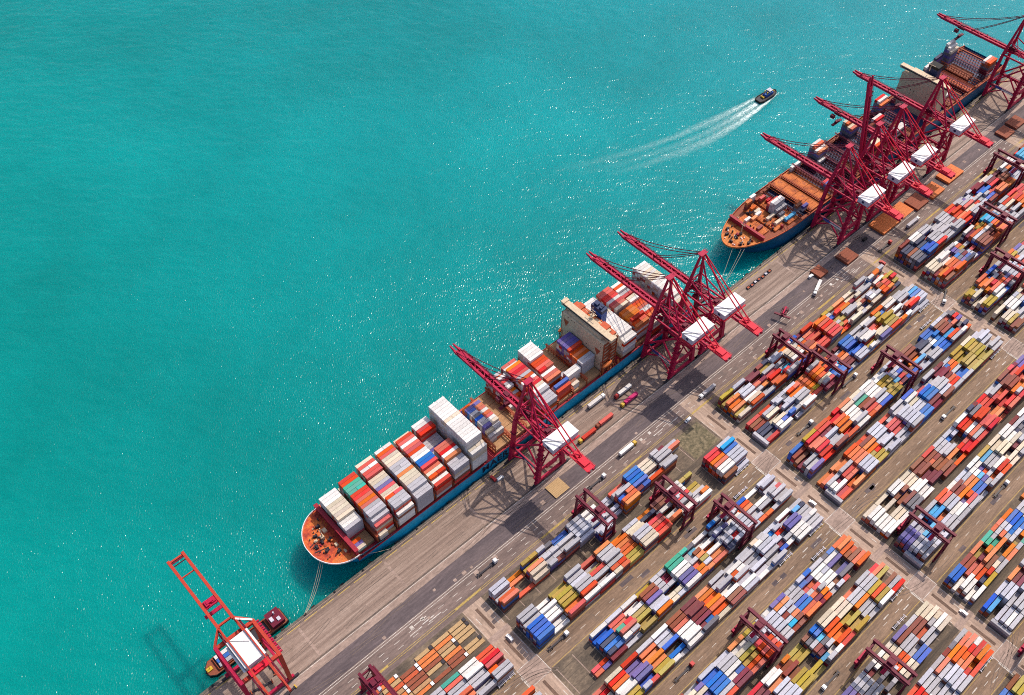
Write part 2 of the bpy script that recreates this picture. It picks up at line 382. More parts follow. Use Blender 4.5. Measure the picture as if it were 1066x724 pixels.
sheet('road_patches', M['strip'], PT, 0.022)
PD = []
for i in range(90):
    x = rp.uniform(-250, 750); k = rp.randrange(5); y = -115.5 - PK * k + rp.uniform(-4, 4); s = rp.uniform(3, 12)
    if all(abs(x + s / 2 - xc) > 16 for xc in XC): PD.append((x, x + s, y - 1.3, y + 1.3))
sheet('asphalt_patches', M['asphalt'], PD, 0.013)
tm = MB(); rt_ = random.Random(9)
for i in range(150):
    x, y = rt_.uniform(-240, 700), rt_.uniform(-44, -4) if i % 3 else rt_.choice([-115.5, -174.3, -233.1, -291.9]) + rt_.uniform(-3, 3)
    if i % 3 == 0: x = rt_.choice(XC[1:4]) + rt_.uniform(-26, 26)
    a = rt_.uniform(-.12, .12) + (math.pi if rt_.random() < .5 else 0); cv = rt_.uniform(-.02, .02) * (3 if i % 3 == 0 else 1); n = rt_.randrange(8, 22)
    for off in (-.9, .9):
        px, py, pa = x, y, a; prev = None
        for q in range(n):
            nx, ny = -math.sin(pa), math.cos(pa)
            L = (px + nx * (off - .17), py + ny * (off - .17)); Rr = (px + nx * (off + .17), py + ny * (off + .17))
            if prev: tm.quad([(*prev[0], .026), (*L, .026), (*Rr, .026), (*prev[1], .026)])
            prev = (L, Rr); px += 2.0 * math.cos(pa); py += 2.0 * math.sin(pa); pa += cv
            if py > -3 or py < -480: break
struct(tm, 'tyre_marks', M['tyre'])
RL = [(-1500, 1500, y - .2, y + .2) for y in (-2.3, -2.9, -27.4, -27.9)]
sheet('crane_rails', M['rail'], RL, 0.024)
# joints in the apron concrete (dark, thin)
J = [(-1500, 1500, y - .06, y + .06) for y in (-12.4, -22.3)]
sheet('concrete_joints', M['rail'], J, 0.012)
# ------------------------------------------------------------------ quay furniture
b0 = empty('mooring_bollard', (0, 0, 0.28), 'small black mooring bollard on the quay edge', 'bollard', 'bollards along the quay edge')
MB().tube((0, 0, 0), (0, 0, .5), .42, 10, .3).tube((0, 0, .5), (0, 0, .8), .3, 10, .55).build('post', M['black'], b0)
MB().box(-.7, .7, -.55, .55, 0.0, .08).build('base_plate', M['dark'], b0)
f0 = empty('quay_fender', (0, 0, -1.5), 'black rubber fender hanging on the quay wall', 'fender', 'fenders on the quay wall')
MB().box(-1.3, 1.3, 0.02, 0.9, -1.6, 1.5).build('pad', M['black'], f0)
first = True
for i in range(-10, 32):
    x = 21.0 * i + 7
    if not in_view((x, 0, 0), 30): continue
    b = b0 if first else copy_tree(b0); f = f0 if first else copy_tree(f0); first = False
    b.location = (x, -0.75, 0.28); f.location = (x + 6, 0, -1.0)

# ------------------------------------------------------------------ containers
CH = 2.59
ALLC = []          # dict(x, y, z, L, col, label, top, group)
def add_c(x, y, z, L, col, top, label, group, rz=0.0, force=False):
    ALLC.append(dict(x=x, y=y, z=z, L=L, c=col, top=top, label=label, group=group, rz=rz, force=force))

# ------------------------------------------------------------------ container ships
def hull_profile(xb, xs, half, nose, p, stern_cut):
    """x stations with half breadth at deck, from bow xb (small x) to stern xs"""
    st = []
    for i in range(15):
        s = nose * (1 - math.cos(i / 14 * math.pi / 2)); b = half * max(0.0, 1 - ((nose - s) / nose) ** p) ** (1 / p)
        st.append((xb + s, b))
    n = 8
    for i in range(1, n + 1): st.append((xb + nose + (xs - 25 - xb - nose) * i / n, half))
    st += [(xs - 12, half * .97), (xs, half * stern_cut)]
    return st
def make_hull(root, st, yc, zdeck, zfc, xfc, rake, mats, name_stripe=True):
    """outer shell; deck height zfc forward of xfc, zdeck behind"""
    m = MB(); rows = []
    for (x, b) in st:
        zt = zfc if x < xfc else zdeck
        f = max(0.0, 1 - (x - st[0][0]) / (rake * 2.4))
        xw = x + rake * f * f; bw = b * (1 - 0.55 * f)
        rows.append([(xw, yc - bw, WZ - 2), (x + (xw - x) * .8, yc - (b * .12 + bw * .88), 1.0), (x, yc - b, zt), (x, yc + b, zt), (x + (xw - x) * .8, yc + (b * .12 + bw * .88), 1.0), (xw, yc + bw, WZ - 2)])
    for r in rows: m.v += r
    for i in range(len(rows) - 1):
        a, c = i * 6, (i + 1) * 6
        for j in (0, 1, 3, 4):
            m.f.append((a + j, c + j, c + j + 1, a + j + 1)); m.mi.append(0)
    e = (len(rows) - 1) * 6
    m.f.append((e, e + 1, e + 2, e + 3, e + 4, e + 5)); m.mi.append(0)
    m.f.append((0, 5, 4, 3, 2, 1)); m.mi.append(0)
    return m.build('hull', mats, root)
def deck_sheet(st, yc, x0, x1, z, inset=0.0):
    def bb(x):
        for (xa, ba), (xb_, bb_) in zip(st, st[1:]):
            if xa <= x <= xb_: return ba + (bb_ - ba) * (x - xa) / (xb_ - xa)
        return st[-1][1]
    xs_ = [x0] + [x for x, b in st if x0 < x < x1] + [x1]
    ol = [(x, yc - max(0.02, bb(x) - inset)) for x in xs_] + [(x, yc + max(0.02, bb(x) - inset)) for x in reversed(xs_)]
    return ol, bb
def rim(st, yc, x0, x1, z0, z1, t=0.5):
    ol, bb = deck_sheet(st, yc, x0, x1, 0); m = MB()
    n = len(ol) // 2
    s1 = ol[:n]; s2 = list(reversed(ol[n:]))
    for side in (s1, s2):
        for a, b in zip(side, side[1:]): m.bar((a[0], a[1], (z0 + z1) / 2), (b[0], b[1], (z0 + z1) / 2), t, z1 - z0)
    a, b = s1[0], s2[0]
    if abs(a[1] - b[1]) > .1: m.bar((a[0], a[1], (z0 + z1) / 2), (b[0], b[1], (z0 + z1) / 2), t, z1 - z0)
    return m
def lashing(root, x, y0, y1, z0, z1, mat):
    m = MB(); y = y0
    while y <= y1 + .01:
        m.box(x - .28, x + .28, y - .16, y + .16, z0, z1); y += 2.5
    z = z0 + 2.2
    while z < z1: m.box(x - .32, x + .32, y0, y1, z, z + .25); z += 2.6
    m.box(x - .7, x + .7, y0 - .4, y1 + .4, z1, z1 + .25)
    m.bar((x - .7, y0, z1 + 1.2), (x - .7, y1, z1 + 1.2), .12); m.bar((x + .7, y0, z1 + 1.2), (x + .7, y1, z1 + 1.2), .12)
    return m.build('lashing_bridge', mat, root)
def hatch_row(root, x0, x1, y0, y1, z0, z1, mat):
    m = MB(); n = 4; w = (y1 - y0) / n
    for i in range(n):
        m.box(x0, x1, y0 + i * w + .15, y0 + (i + 1) * w - .15, z0, z1)
        for j in range(1, 4): m.box(x0 + .4, x1 - .4, y0 + i * w + j * w / 4 - .1, y0 + i * w + j * w / 4 + .1, z1, z1 + .1)
    m.box(x0 + .6, x0 + .9, y0 + .3, y1 - .3, z1, z1 + .16); m.box(x1 - .9, x1 - .6, y0 + .3, y1 - .3, z1, z1 + .16)
    return m.build('hatch_cover', mat, root)
def winch(root, x, y, z, rz):
    m = MB().box(-1.4, 1.4, -.9, .9, 0, .3).tube((-1, 0, 1.0), (1, 0, 1.0), .75, 10).box(-1.3, -1.05, -.7, .7, .3, 1.9).box(1.05, 1.3, -.7, .7, .3, 1.9).box(.2, 1.0, .8, 1.5, .3, 1.3)
    o = m.build('winch', M['dark'], root); o.location = (x, y, z); o.rotation_euler = (0, 0, rz); return o

# ---- ship one: blue hull, loaded
ship1 = empty('container_ship', (100, 23.25, WZ), 'long loaded container ship with light blue hull moored along the quay', 'ship')
def sub(mb, name, mat, root, label=None):
    """part built in world coordinates, parented to root"""
    o = mb.build(name, mat, root, label); o.matrix_parent_inverse = Matrix.Translation(-Vector(root.location)); return o
def relink(o, root): o.matrix_parent_inverse = Matrix.Translation(-Vector(root.location)); return o

st1 = hull_profile(-55.0, 268, 21.6, 20.5, 2.05, .9); YC1 = 23.25
relink(make_hull(ship1, st1, YC1, 9.4, 14.4, -34.0, 16, M['hull_blue']), ship1)
ol, bb1 = deck_sheet(st1, YC1, -54.7, -33.4, 0, .25)
sub(MB().prism(ol, 13.9, 14.3), 'foredeck', M['foredeck'], ship1)
ol, _ = deck_sheet(st1, YC1, -33.4, 267.8, 0, .15)
sub(MB().prism(ol, 8.6, 9.0), 'main_deck', M['bulk'], ship1)
sub(rim(st1, YC1, -54.8, -33.6, 14.2, 15.4, .4), 'bulwark', M['white'], ship1)
sub(rim(st1, YC1, -33.4, 268, 9.3, 10.0, .35), 'gunwale_rail', M['bulk'], ship1)
bk = MB(); bk.box(-35.2, -33.6, 2.6, 43.9, 14.32, 20.5).box(-35.9, -33.2, 1.9, 44.6, 20.5, 20.9).box(-34.6, -33.3, 1.6, 44.9, 9.02, 14.32)
for j in range(18): bk.bar((-35.3, 3.2 + j * 2.38, 20.0), (-38.0, 3.2 + j * 2.38, 14.32), .25)
sub(bk, 'breakwater', M['bulk'], ship1)
rr = random.Random(11)
for (x, y, a) in ((-46, 17, .4), (-46, 29.5, -.4), (-41, 12, .2), (-41, 34, -.2), (-49.5, 23, 1.57), (-40.5, 22, 0), (-45, 23.5, 1.2)): relink(winch(ship1, x, y, 14.3, a), ship1)
for i in range(22):
    x = rr.uniform(-51, -38); y = YC1 + rr.uniform(-.85, .85) * bb1(x) * .85; sub(MB().tube((x, y, 14.3), (x, y, 15.3), .38, 8), 'deck_bollard', M['dark'], ship1)
fm = MB().tube((-43.5, 25.5, 14.3), (-43.5, 25.5, 27), .55, 10, .3).bar((-43.5, 23.5, 22), (-43.5, 27.5, 22), .3).box(-44.6, -42.4, 24.4, 26.6, 14.32, 17.6)
sub(fm, 'foremast', M['cream'], ship1)
for q in range(12):
    x = rr.uniform(-47, -38); y = YC1 + rr.uniform(-.8, .8) * bb1(x) * .8; w = rr.uniform(.5, 1.5); d = rr.uniform(.5, 2.2); h = rr.uniform(.4, 1.5)
    sub(MB().box(x - w / 2, x + w / 2, y - d / 2, y + d / 2, 14.31, 14.31 + h).box(x - w / 4, x + w / 4, y - d / 4, y + d / 4, 14.31 + h, 14.5 + h), 'deck_fitting', M[rr.choice(['cream', 'rust', 'dark', 'dark', 'bulk', 'hatch_orange'])], ship1)
cb = MB()
for y in (18.5, 28.0): cb.bar((-52.5, y + (23.2 - y) * .5, 14.5), (-44, y, 14.5), .5, .35)
sub(cb, 'anchor_chain', M['dark'], ship1)
for (x, y, w, d, h) in ((-39.6, 29, 2.4, 3, 1.5), (-47.6, 26.6, 2.2, 1.6, 1.1), (-39.8, 16.6, 1.8, 2.4, 1.2)):
    sub(MB().box(x - w / 2, x + w / 2, y - d / 2, y + d / 2, 14.32, 14.32 + h).box(x - w / 2 + .2, x + w / 2 - .2, y - d / 2 + .2, y + d / 2 - .2, 14.32 + h, 14.5 + h), 'deck_house', M['cream'], ship1)

BAYS = {  # start x: (colours port to starboard, tiers, all short?)
    -32.5: ('OWWWCCCCCWWG.OPC.', '26666666655501110'),
    -17.75: ('CRRTTTRRRORGGGGRC', '37777777777777652'),
    -3.0: ('CRWRRCCGPRCCRGGGW', '77777666666677775'),
    11.75: ('WRRCCCGGGOCCCGGGG', '77777777777777766'),
    26.5: ('CRRWRRRWWBBRRCRWR', '67777777777766655'),
    41.25: ('WWRRGGGPGORRWOGGG', '77774444477777666'),
    56.0: ('WWWWWWCWWWWWWWWCW', 'AAAAAAAAAAAAAAA77'),
    77.0: ('.RPOPBGgBGGPCG...', '01245555555543000'),
    104.0: ('GOWRGWOGRW.......', '44544433322000000'),
    117.5: ('RWORRRGRWRRCWGGGG', '55666666666666555'),
    133.0: ('WWWWWORRRWRO.rBR.', '77777666655533543'),
    147.0: ('..........GGWWNC.', '00000000001244220'),
    160.0: ('....PPPPRROOGG...', '00006666655555000'),
    193.0: ('WWWWWWCWWWWWWWWWW', '77777777777777766'),
    208.0: ('RRRRWRRC.OOOORRO.', '77777777077778770'),
    222.8: ('WRWGROCWRORGWROGC', '66655466555566655'),
    245.5: ('WWWCWCCWWWWWCWWWC', '77777777777777766')}
HZ = 12.2
bayno = 0
GS1 = 'containers stacked on the blue ship'
for bx, (cs, ts) in BAYS.items():
    bayno += 1
    for j in range(17):
        c = cs[j]; t = 10 if ts[j] == 'A' else int(ts[j])
        if c == '.' or t == 0: continue
        y = 43.3 - 2.5 * j
        col = c
        rj = random.Random(bx * 31 + j)
        short = (bx == 77.0) or t <= 2 or rj.random() < .06
        for k in range(t):
            top = k == t - 1
            if not top:
                low = 'WGCGWRRN' if bx != 56.0 else 'WWCWCWWW'
                cc = col if rj.random() < .45 else rj.choice(low)
            else: cc = col
            lab = '%s container on top, %s stack from bow, %s row from sea, blue-hulled ship' % (CNAME[cc], ORD[bayno], ORD[j + 1])
            if short:
                c2 = {'P': 'P', 'B': 'O', 'G': 'O', 'g': 'W'}.get(cc, cc) if bx == 77.0 else cc
                if bx == 77.0 and top: c2 = 'OROPOOWORWCGWG'[j - 1]
                add_c(bx + 3.05, y, HZ + k * CH, 6.06, cc, top, 'short forward ' + lab.replace(' on top', ''), GS1)
                if t > 2 or bx == 77.0: add_c(bx + 9.25, y, HZ + k * CH, 6.06, c2, top, 'short after ' + ('%s container, %s stack from bow, %s row from sea, blue-hulled ship' % (CNAME[c2], ORD[bayno], ORD[j + 1])), GS1)
            else: add_c(bx + 6.1, y, HZ + k * CH, 12.19, cc, top, lab, GS1)
allb = [-32.5 + 14.75 * i for i in range(7)] + [77.0, 91.0, 104.0, 117.5, 133.0, 147.0, 160.0]
for x in allb: relink(hatch_row(ship1, x - .1, x + 12.3, 3.2 if x > -20 else 5.5, 43.2 if x > -20 else 41, 9.02, 12.15, M['hatch']), ship1)
for x in (193.0, 208.0, 222.8, 245.5): relink(hatch_row(ship1, x - .1, x + 12.3, 3.2, 43.2, 9.02, 12.15, M['hatch']), ship1)
for i, x in enumerate(allb[1:]): relink(lashing(ship1, x - 1.28, 3.0, 43.4, 9.02, 17.6 if i < 7 else 16.6, M['rust']), ship1)
for x in (206.6, 221.4, 236.6, 244.0, 259.4): relink(lashing(ship1, x, 3.0, 43.4, 9.02, 17.0, M['rust']), ship1)
# bridge block
def child2(mb, name, mat, par, root):
    o = mb.build(name, mat, par); o.matrix_parent_inverse = Matrix.Identity(4); return o
sp = MB().box(173.0, 186.5, 4.0, 43.0, 9.02, 44.5).box(174.6, 184.5, 8, 39, 44.5, 47.5)
superst = sub(sp, 'superstructure', M['cream'], ship1)
for yy in (3.4, 43.6):
    ss = MB()
    for z in range(11, 44, 4): ss.box(173.4, 186, yy - .5, yy + .5, z, z + .3).bar((174 + (z % 8) * .6, yy, z), (180 + (z % 8) * .4, yy, z + 4), .7, .3)
    for x in (173.6, 180, 185.8): ss.box(x - .15, x + .15, yy - .45, yy + .45, 9.1, 44.2)
    child2(ss, 'side_stairs', M['rust'], superst, ship1)
wg = MB().box(175.6, 180.2, -.2, 47.0, 47.5, 50.3).box(175.2, 180.6, -.6, 2.4, 50.3, 51.2).box(175.2, 180.6, 44.4, 47.4, 50.3, 51.2)
child2(wg, 'bridge_wing', M['cream'], superst, ship1)
wn_ = MB()
for z in range(15, 44, 4):
    for j in range(12):
        if rr.random() < .35: wn_.box(172.9, 173.02, 6 + j * 3.1, 6.6 + j * 3.1, z, z + .7)
wn_.box(175.48, 175.62, 1.5, 45.5, 48.3, 49.5)
child2(wn_, 'windows', M['glass'], superst, ship1)
child2(MB().box(178.7, 186.4, 5.0, 42.5, 44.52, 46.2).box(179.5, 186, 10, 16, 46.2, 48.6).box(180, 186, 34, 39, 46.2, 49).box(179.4, 183, 28, 33, 47.52, 49.5), 'monkey_deck', M['deck_red'], superst, ship1)
mk = MB()
for q in range(26):
    x = rr.uniform(179, 185.5); y = rr.uniform(7, 41); mk.box(x, x + rr.uniform(.4, 1.6), y, y + rr.uniform(.4, 2.2), 46.22, 46.22 + rr.uniform(.4, 2.2))
child2(mk, 'deck_gear', M['hatch_orange'], superst, ship1)
rec = MB()
for (y0, y1, z0, z1) in ((36.5, 41.5, 32, 39), (6.0, 11.5, 28, 35)):
    rec.v += [(172.86, y0, z1), (172.86, y1, z1), (172.86, (y0 + y1) / 2, z0)]; n = len(rec.v); rec.f.append((n - 3, n - 2, n - 1)); rec.mi.append(0)
    rec.v += [(172.98, y0, z1), (172.98, y1, z1), (172.98, (y0 + y1) / 2, z0)]; n = len(rec.v); rec.f.append((n - 1, n - 2, n - 3)); rec.mi.append(0)
    for a, b in ((0, 1), (1, 2), (2, 0)): rec.f.append((n - 6 + a, n - 3 + a, n - 3 + b, n - 6 + b)); rec.mi.append(0)
child2(rec, 'wall_recess', M['rust'], superst, ship1)
mast = MB().tube((181, 23, 46), (181, 23, 60), .5, 8, .25).bar((181, 19, 55), (181, 27, 55), .35).bar((181, 20.5, 57.5), (181, 25.5, 57.5), .25).box(180, 182, 21.6, 24.4, 52, 52.5)
sub(mast, 'mast', M['cream'], ship1).location.z -= 4.5
superst.scale = (1, 1, .905)
fn = sub(MB().box(187, 192.4, 20, 30, 20, 50.5), 'funnel', M['sign_blue'], ship1); fn.location.z -= 4.5
child2(MB().box(186.9, 192.5, 19.9, 30.1, 50.5, 53.5).box(187.8, 189.2, 21.5, 23.5, 53.5, 55).box(190, 191.6, 22, 24, 53.5, 54.6).box(188, 190.5, 25.5, 28.4, 53.5, 55.2), 'funnel_top', M['navy'], fn, ship1)
for (x, y) in ((176.5, 1.8), (176.5, 44.8)):
    lb = MB()
    n = 10
    for i in range(n):
        a0, a1 = i / n, (i + 1) / n
        r0, r1 = 1.5 * math.sin(math.pi * (0.04 + .92 * a0)) ** .5, 1.5 * math.sin(math.pi * (0.04 + .92 * a1)) ** .5
        lb.tube((x - 4.5 + 9 * a0, y, 18.5), (x - 4.5 + 9 * a1, y, 18.5), r0, 10, r1)
    o = sub(lb, 'lifeboat', M['hatch_orange'], ship1)
    for dx in (-3.5, 3.5):
        dv = MB().bar((x + dx, y, 9.05), (x + dx, y, 16.9), .4).bar((x + dx, y, 20.1), (x + dx, y + (2.6 if y < 20 else -2.6), 21.5), .4).bar((x + dx, y + (2.6 if y < 20 else -2.6), 9.05), (x + dx, y + (2.6 if y < 20 else -2.6), 21.5), .4)
        sub(dv, 'davit', M['rust'], ship1)
gear = MB()
for i in range(30):
    x = rr.uniform(171, 190); y = rr.choice([rr.uniform(1.9, 3.6), rr.uniform(43, 44.4)]); h = rr.uniform(.6, 4.5); gear.box(x, x + rr.uniform(.3, 1.6), y - .4, y + .4, 9.02, 9.6 + h)
sub(gear, 'deck_fittings', M['deck_orange'], ship1)
def lettering(txt, x, y, z, size, mat, root):
    cu = bpy.data.curves.new('lettering', 'FONT'); cu.body = txt; cu.size = size; cu.extrude = 0.03; cu.offset = 0.22; cu.space_character = 1.12
    to = bpy.data.objects.new('lettering', cu); COL.objects.link(to)
    to.rotation_euler = (R(90), 0, 0); to.location = (x, y, z)
    bpy.context.view_layer.update()
    me = bpy.data.meshes.new_from_object(to.evaluated_get(bpy.context.evaluated_depsgraph_get()))
    me.transform(to.matrix_world); bpy.data.objects.remove(to)
    me.materials.clear(); me.materials.append(mat)
    o = bpy.data.objects.new('hull_lettering', me); COL.objects.link(o); o.parent = root; relink(o, root); return o
lettering('MAERSK', 63.0, 1.5, 1.9, 8.2, M['lettering'], ship1)
lettering('LINE', 108.0, 1.5, 1.9, 8.2, M['lettering'], ship1)

# ---- ship two: dark blue hull, mostly unloaded
ship2 = empty('container_ship', (500, 24, WZ), 'half empty container ship with orange hatches and dark blue hull behind the crane cluster', 'ship')
YC2 = 24.0
st2 = hull_profile(328.5, 690, 22.0, 66, 2.0, .9)
relink(make_hull(ship2, st2, YC2, 12.6, 13.4, 352, 20, M['hull_dark']), ship2)
ol, bb2 = deck_sheet(st2, YC2, 328.7, 352, 0, .25)
sub(MB().prism(ol, 12.5, 12.9), 'foredeck', M['foredeck2'], ship2)
ol, _ = deck_sheet(st2, YC2, 352, 396, 0, .3)
sub(MB().prism(ol, 11.5, 11.9), 'well_deck', M['hatch_brown'], ship2)
ol, _ = deck_sheet(st2, YC2, 396, 689.6, 0, .3)
sub(MB().prism(ol, 8.5, 9.0), 'hold_floor', M['navy'], ship2)
side = MB()
for s in (-1, 1): side.box(396, 689, *(sorted((YC2 + s * 21.6, YC2 + s * 19.0))), 9.0, 12.0)
sub(side, 'side_deck', M['hatch_brown'], ship2)
sub(rim(st2, YC2, 328.5, 352, 13.2, 14.3, .55), 'bulwark', M['hatch_orange'], ship2)
sub(rim(st2, YC2, 352, 690, 12.4, 13.4, .45), 'gunwale_rail', M['deck_red'], ship2)
sub(MB().box(352, 353.4, 7.4, 40.6, 11.9, 17.2).box(351.6, 353.8, 7.0, 41.0, 17.2, 17.5), 'breakwater', M['bulk'], ship2)
for (x, y, a) in ((334.5, 24, 1.57), (338, 17, .4), (338, 31, -.4), (343, 13.5, .2), (343, 34.5, -.2), (346, 24, 0), (341, 24, 1.2)): relink(winch(ship2, x, y, 12.9, a), ship2)
for i in range(16):
    x = rr.uniform(333, 350); y = YC2 + rr.uniform(-.85, .85) * bb2(x) * .85; sub(MB().tube((x, y, 12.9), (x, y, 13.9), .42, 8), 'deck_bollard', M['white'], ship2)
sub(MB().tube((347, 24.5, 12.9), (347, 24.5, 27), .5, 8, .25).bar((347, 22.5, 22), (347, 26.5, 22), .25).bar((347, 24.5, 26), (351.5, 24.5, 17.5), .2), 'foremast', M['cream'], ship2)
for (x0, x1, y0, y1) in ((355.5, 366, 12, 36), (368.5, 380, 8, 40), (382.5, 394, 6, 42)): relink(hatch_row(ship2, x0, x1, y0, y1, 11.9, 13.4, M['hatch_worn']), ship2)
hx = [407.6 + 14.4 * i for i in range(11)]
for x in (407.6, 421.9): relink(hatch_row(ship2, x, x + 11.2, 3.4, 44.6, 11.2, 13.8, M['hatch_worn']), ship2)
for x in (601.5, 631.5, 646.5): relink(hatch_row(ship2, x, x + 11.5, 14 if x > 640 else 3.6, 36, 11.2, 13.4, M['hatch_brown'] if x != 631.5 else M['deck_red']), ship2)
for x in (466.5, 510.75, 540.2): relink(hatch_row(ship2, x, x + 10.5, 3.6, 24, 11.2, 13.6, M['hatch_brown']), ship2)
for x in (406.0, 420.2, 434.6): relink(lashing(ship2, x, 3.0, 45.0, 9.0, 15.6, M['rust']), ship2)
for x in [x - 1.6 for x in hx[2:]] + [x + 10.8 for x in hx[2:5]] + [600, 615, 630, 645, 660, 675]: relink(lashing(ship2, x, 3.0, 45.0, 9.0, 18.5, M['rust'] if x in (615, 645, 675) else M['maroon']), ship2)
for x in (396.2,) : relink(lashing(ship2, x, 5.0, 43.0, 9.0, 13.8, M['rust']), ship2)
sup2 = sub(MB().box(575, 588, 5.0, 43.0, 9.0, 43.5).box(576, 586, 10, 38, 43.5, 46), 'superstructure', M['cream'], ship2)
child2(MB().box(576.5, 581.0, .6, 47.4, 46, 48.8), 'bridge_wing', M['cream'], sup2, ship2)
sup2.scale = (1, 1, .92)
w2 = MB()
for z in range(15, 42, 4):
    for j in range(12):
        if rr.random() < .35: w2.box(574.9, 575.02, 6.5 + j * 3.0, 7.1 + j * 3.0, z, z + .7)
w2.box(576.38, 576.52, 2, 46, 46.9, 48.0)
child2(w2, 'windows', M['glass'], sup2, ship2)
f2 = sub(MB().box(590, 597, 20, 29, 12, 46), 'funnel', M['navy'], ship2)
child2(MB().box(589.9, 597.1, 19.9, 29.1, 46, 48.5), 'funnel_top', M['black'], f2, ship2)
sub(MB().tube((582, 24, 48), (582, 24, 58), .45, 8, .25).bar((582, 20, 54), (582, 28, 54), .3), 'mast', M['cream'], ship2)
gd = random.Random(31); cl2 = []
for q in range(46):
    x = gd.uniform(336, 396); y = YC2 + gd.uniform(-.85, .85) * bb2(x) * .9; h = gd.uniform(.5, 2.2); z = 12.91 if x < 351 else 11.91
    if 350.5 < x < 355: continue
    w, d = gd.uniform(.5, 2.0), gd.uniform(.5, 2.4)
    sub(MB().box(x - w / 2, x + w / 2, y - d / 2, y + d / 2, z, z + h + (1.6 if x > 355 else 0)).box(x - w / 4, x + w / 4, y - d / 4, y + d / 4, z + h + (1.6 if x > 355 else 0), z + h + (1.6 if x > 355 else 0) + .3), 'deck_fitting', M[gd.choice(['rust', 'bulk', 'dark', 'dark', 'cream', 'hatch_brown'])], ship2)
G2 = 'containers on the half empty ship'
def st_c(x, y, n, cols, L=12.19, tagw=''):
    for k in range(n):
        add_c(x, y, 13.5 + k * CH if x < 405 or True else 13.5, L, cols[k % len(cols)], k == n - 1,
              '%s container %s on the half empty ship behind the cranes' % (CNAME[cols[k % len(cols)]], tagw), G2)
for (x, y, n, cols, L, tg) in (
        (387, 24.5, 4, 'GGGW', 12.19, 'topping the pale tall stack'), (387, 22.0, 4, 'GGGG', 12.19, 'beside the tall stack top'), (387, 27.0, 3, 'rrR', 12.19, 'seaward of the tall stack'),
        (372, 39, 3, 'rNO', 6.06, 'at seaward rail near bow'), (379, 41, 3, 'gGW', 6.06, 'high at seaward rail near bow'), (385, 39.5, 1, 'N', 6.06, 'low at seaward rail'), (386.5, 36.5, 2, 'NR', 6.06, 'in low seaward pair'),
        (372, 28.5, 1, 'W', 6.06, 'just behind the bow breakwater'), (366, 27.5, 1, 'O', 6.06, 'next to foremast'), (361, 30, 1, 'W', 6.06, 'nearest the bow'), (374, 31, 1, 'C', 6.06, 'amid the orange bow hatches'),
        (379, 12.5, 1, 'C', 12.19, 'low on landward bow hatch'), (388, 10, 1, 'S', 12.19, 'low near landward bow rail'), (398, 11, 3, 'GgN', 6.06, 'on short landward stack'), (401, 13.5, 3, 'gGO', 6.06, 'by the first open hold'), (404, 8.5, 2, 'GP', 6.06, 'at landward rail'),
        (437, 43, 2, 'GW', 12.19, 'alone on the seaward rail amidships'),
        (459, 42.5, 6, 'gPgPgW', 12.19, 'outermost of first seaward stack'), (459, 40, 6, 'gKgPgO', 12.19, 'second of first seaward stack'), (459, 37.5, 5, 'gKgPW', 12.19, 'third of first seaward stack'), (459, 35, 5, 'gKgPO', 12.19, 'fourth of first seaward stack'), (459, 32.5, 2, 'gW', 12.19, 'inner of first seaward stack'),
        (503, 42.5, 6, 'gPgPgC', 12.19, 'outermost of second seaward stack'), (503, 40, 6, 'gKgPgO', 12.19, 'second of second seaward stack'), (503, 37.5, 5, 'gKgPC', 12.19, 'third of second seaward stack'), (503, 35, 5, 'gKgPO', 12.19, 'fourth of second seaward stack'),
        (503, 15, 4, 'NWWC', 12.19, 'seaward end of landward stack'), (503, 12.5, 4, 'NWOC', 12.19, 'middle of landward stack'), (503, 10, 4, 'NOrO', 12.19, 'landward end of landward stack'), (533, 12.5, 4, 'NWgW', 12.19, 'pale pair under crane, seaward'), (533, 10, 4, 'NWgW', 12.19, 'pale pair under crane, landward'),
        (547, 42, 6, 'gPgPgR', 12.19, 'outermost in stack before bridge'), (547, 39.5, 6, 'gKgPgW', 12.19, 'second in stack before bridge'), (547, 37, 5, 'gKgPO', 12.19, 'third in stack before bridge'),
        (654, 43, 8, 'gPgPgPgW', 12.19, 'highest outermost behind bridge'), (654, 40.5, 7, 'gPgPgPW', 12.19, 'second highest behind bridge'), (654, 38, 6, 'gPgPgC', 12.19, 'third highest behind bridge'), (625, 43, 4, 'gPgW', 12.19, 'outermost behind bridge'), (639, 43, 5, 'gPgPK', 12.19, 'lower outermost behind bridge'),
        (668, 12, 5, 'rNgNW', 12.19, 'seaward end of aft stack'), (668, 9.5, 5, 'rNgNR', 12.19, 'middle of aft stack'), (668, 7, 5, 'rNgNR', 12.19, 'landward end of aft stack'), (604, 12, 2, 'NW', 12.19, 'just behind the bridge'), (361, 18, 1, 'N', 6.06, 'rusty and low beside foremast'), (378, 20, 1, 'C', 12.19, 'low on middle bow hatch'), (372, 34, 2, 'gO', 6.06, 'two high on seaward bow hatch'), (388, 19.4, 2, 'gG', 12.19, 'low landward side of tall pale stack'), (391, 33, 1, 'R', 6.06, 'behind seaward bow hatch'), (383, 15, 2, 'Ng', 6.06, 'dark two high on landward bow hatch'), (440, 12, 2, 'gB', 12.19, 'under leftmost cluster crane, landward'), (440, 14.5, 2, 'gR', 12.19, 'under leftmost cluster crane, seaward'), (518, 30, 3, 'NgO', 12.19, 'in the hold amidships'), (533, 33, 3, 'NgW', 12.19, 'in the hold before the bridge'), (533, 30.5, 3, 'NgR', 12.19, 'beside hold stack before the bridge')):
    st_c(x, y, n, cols, L, tg)

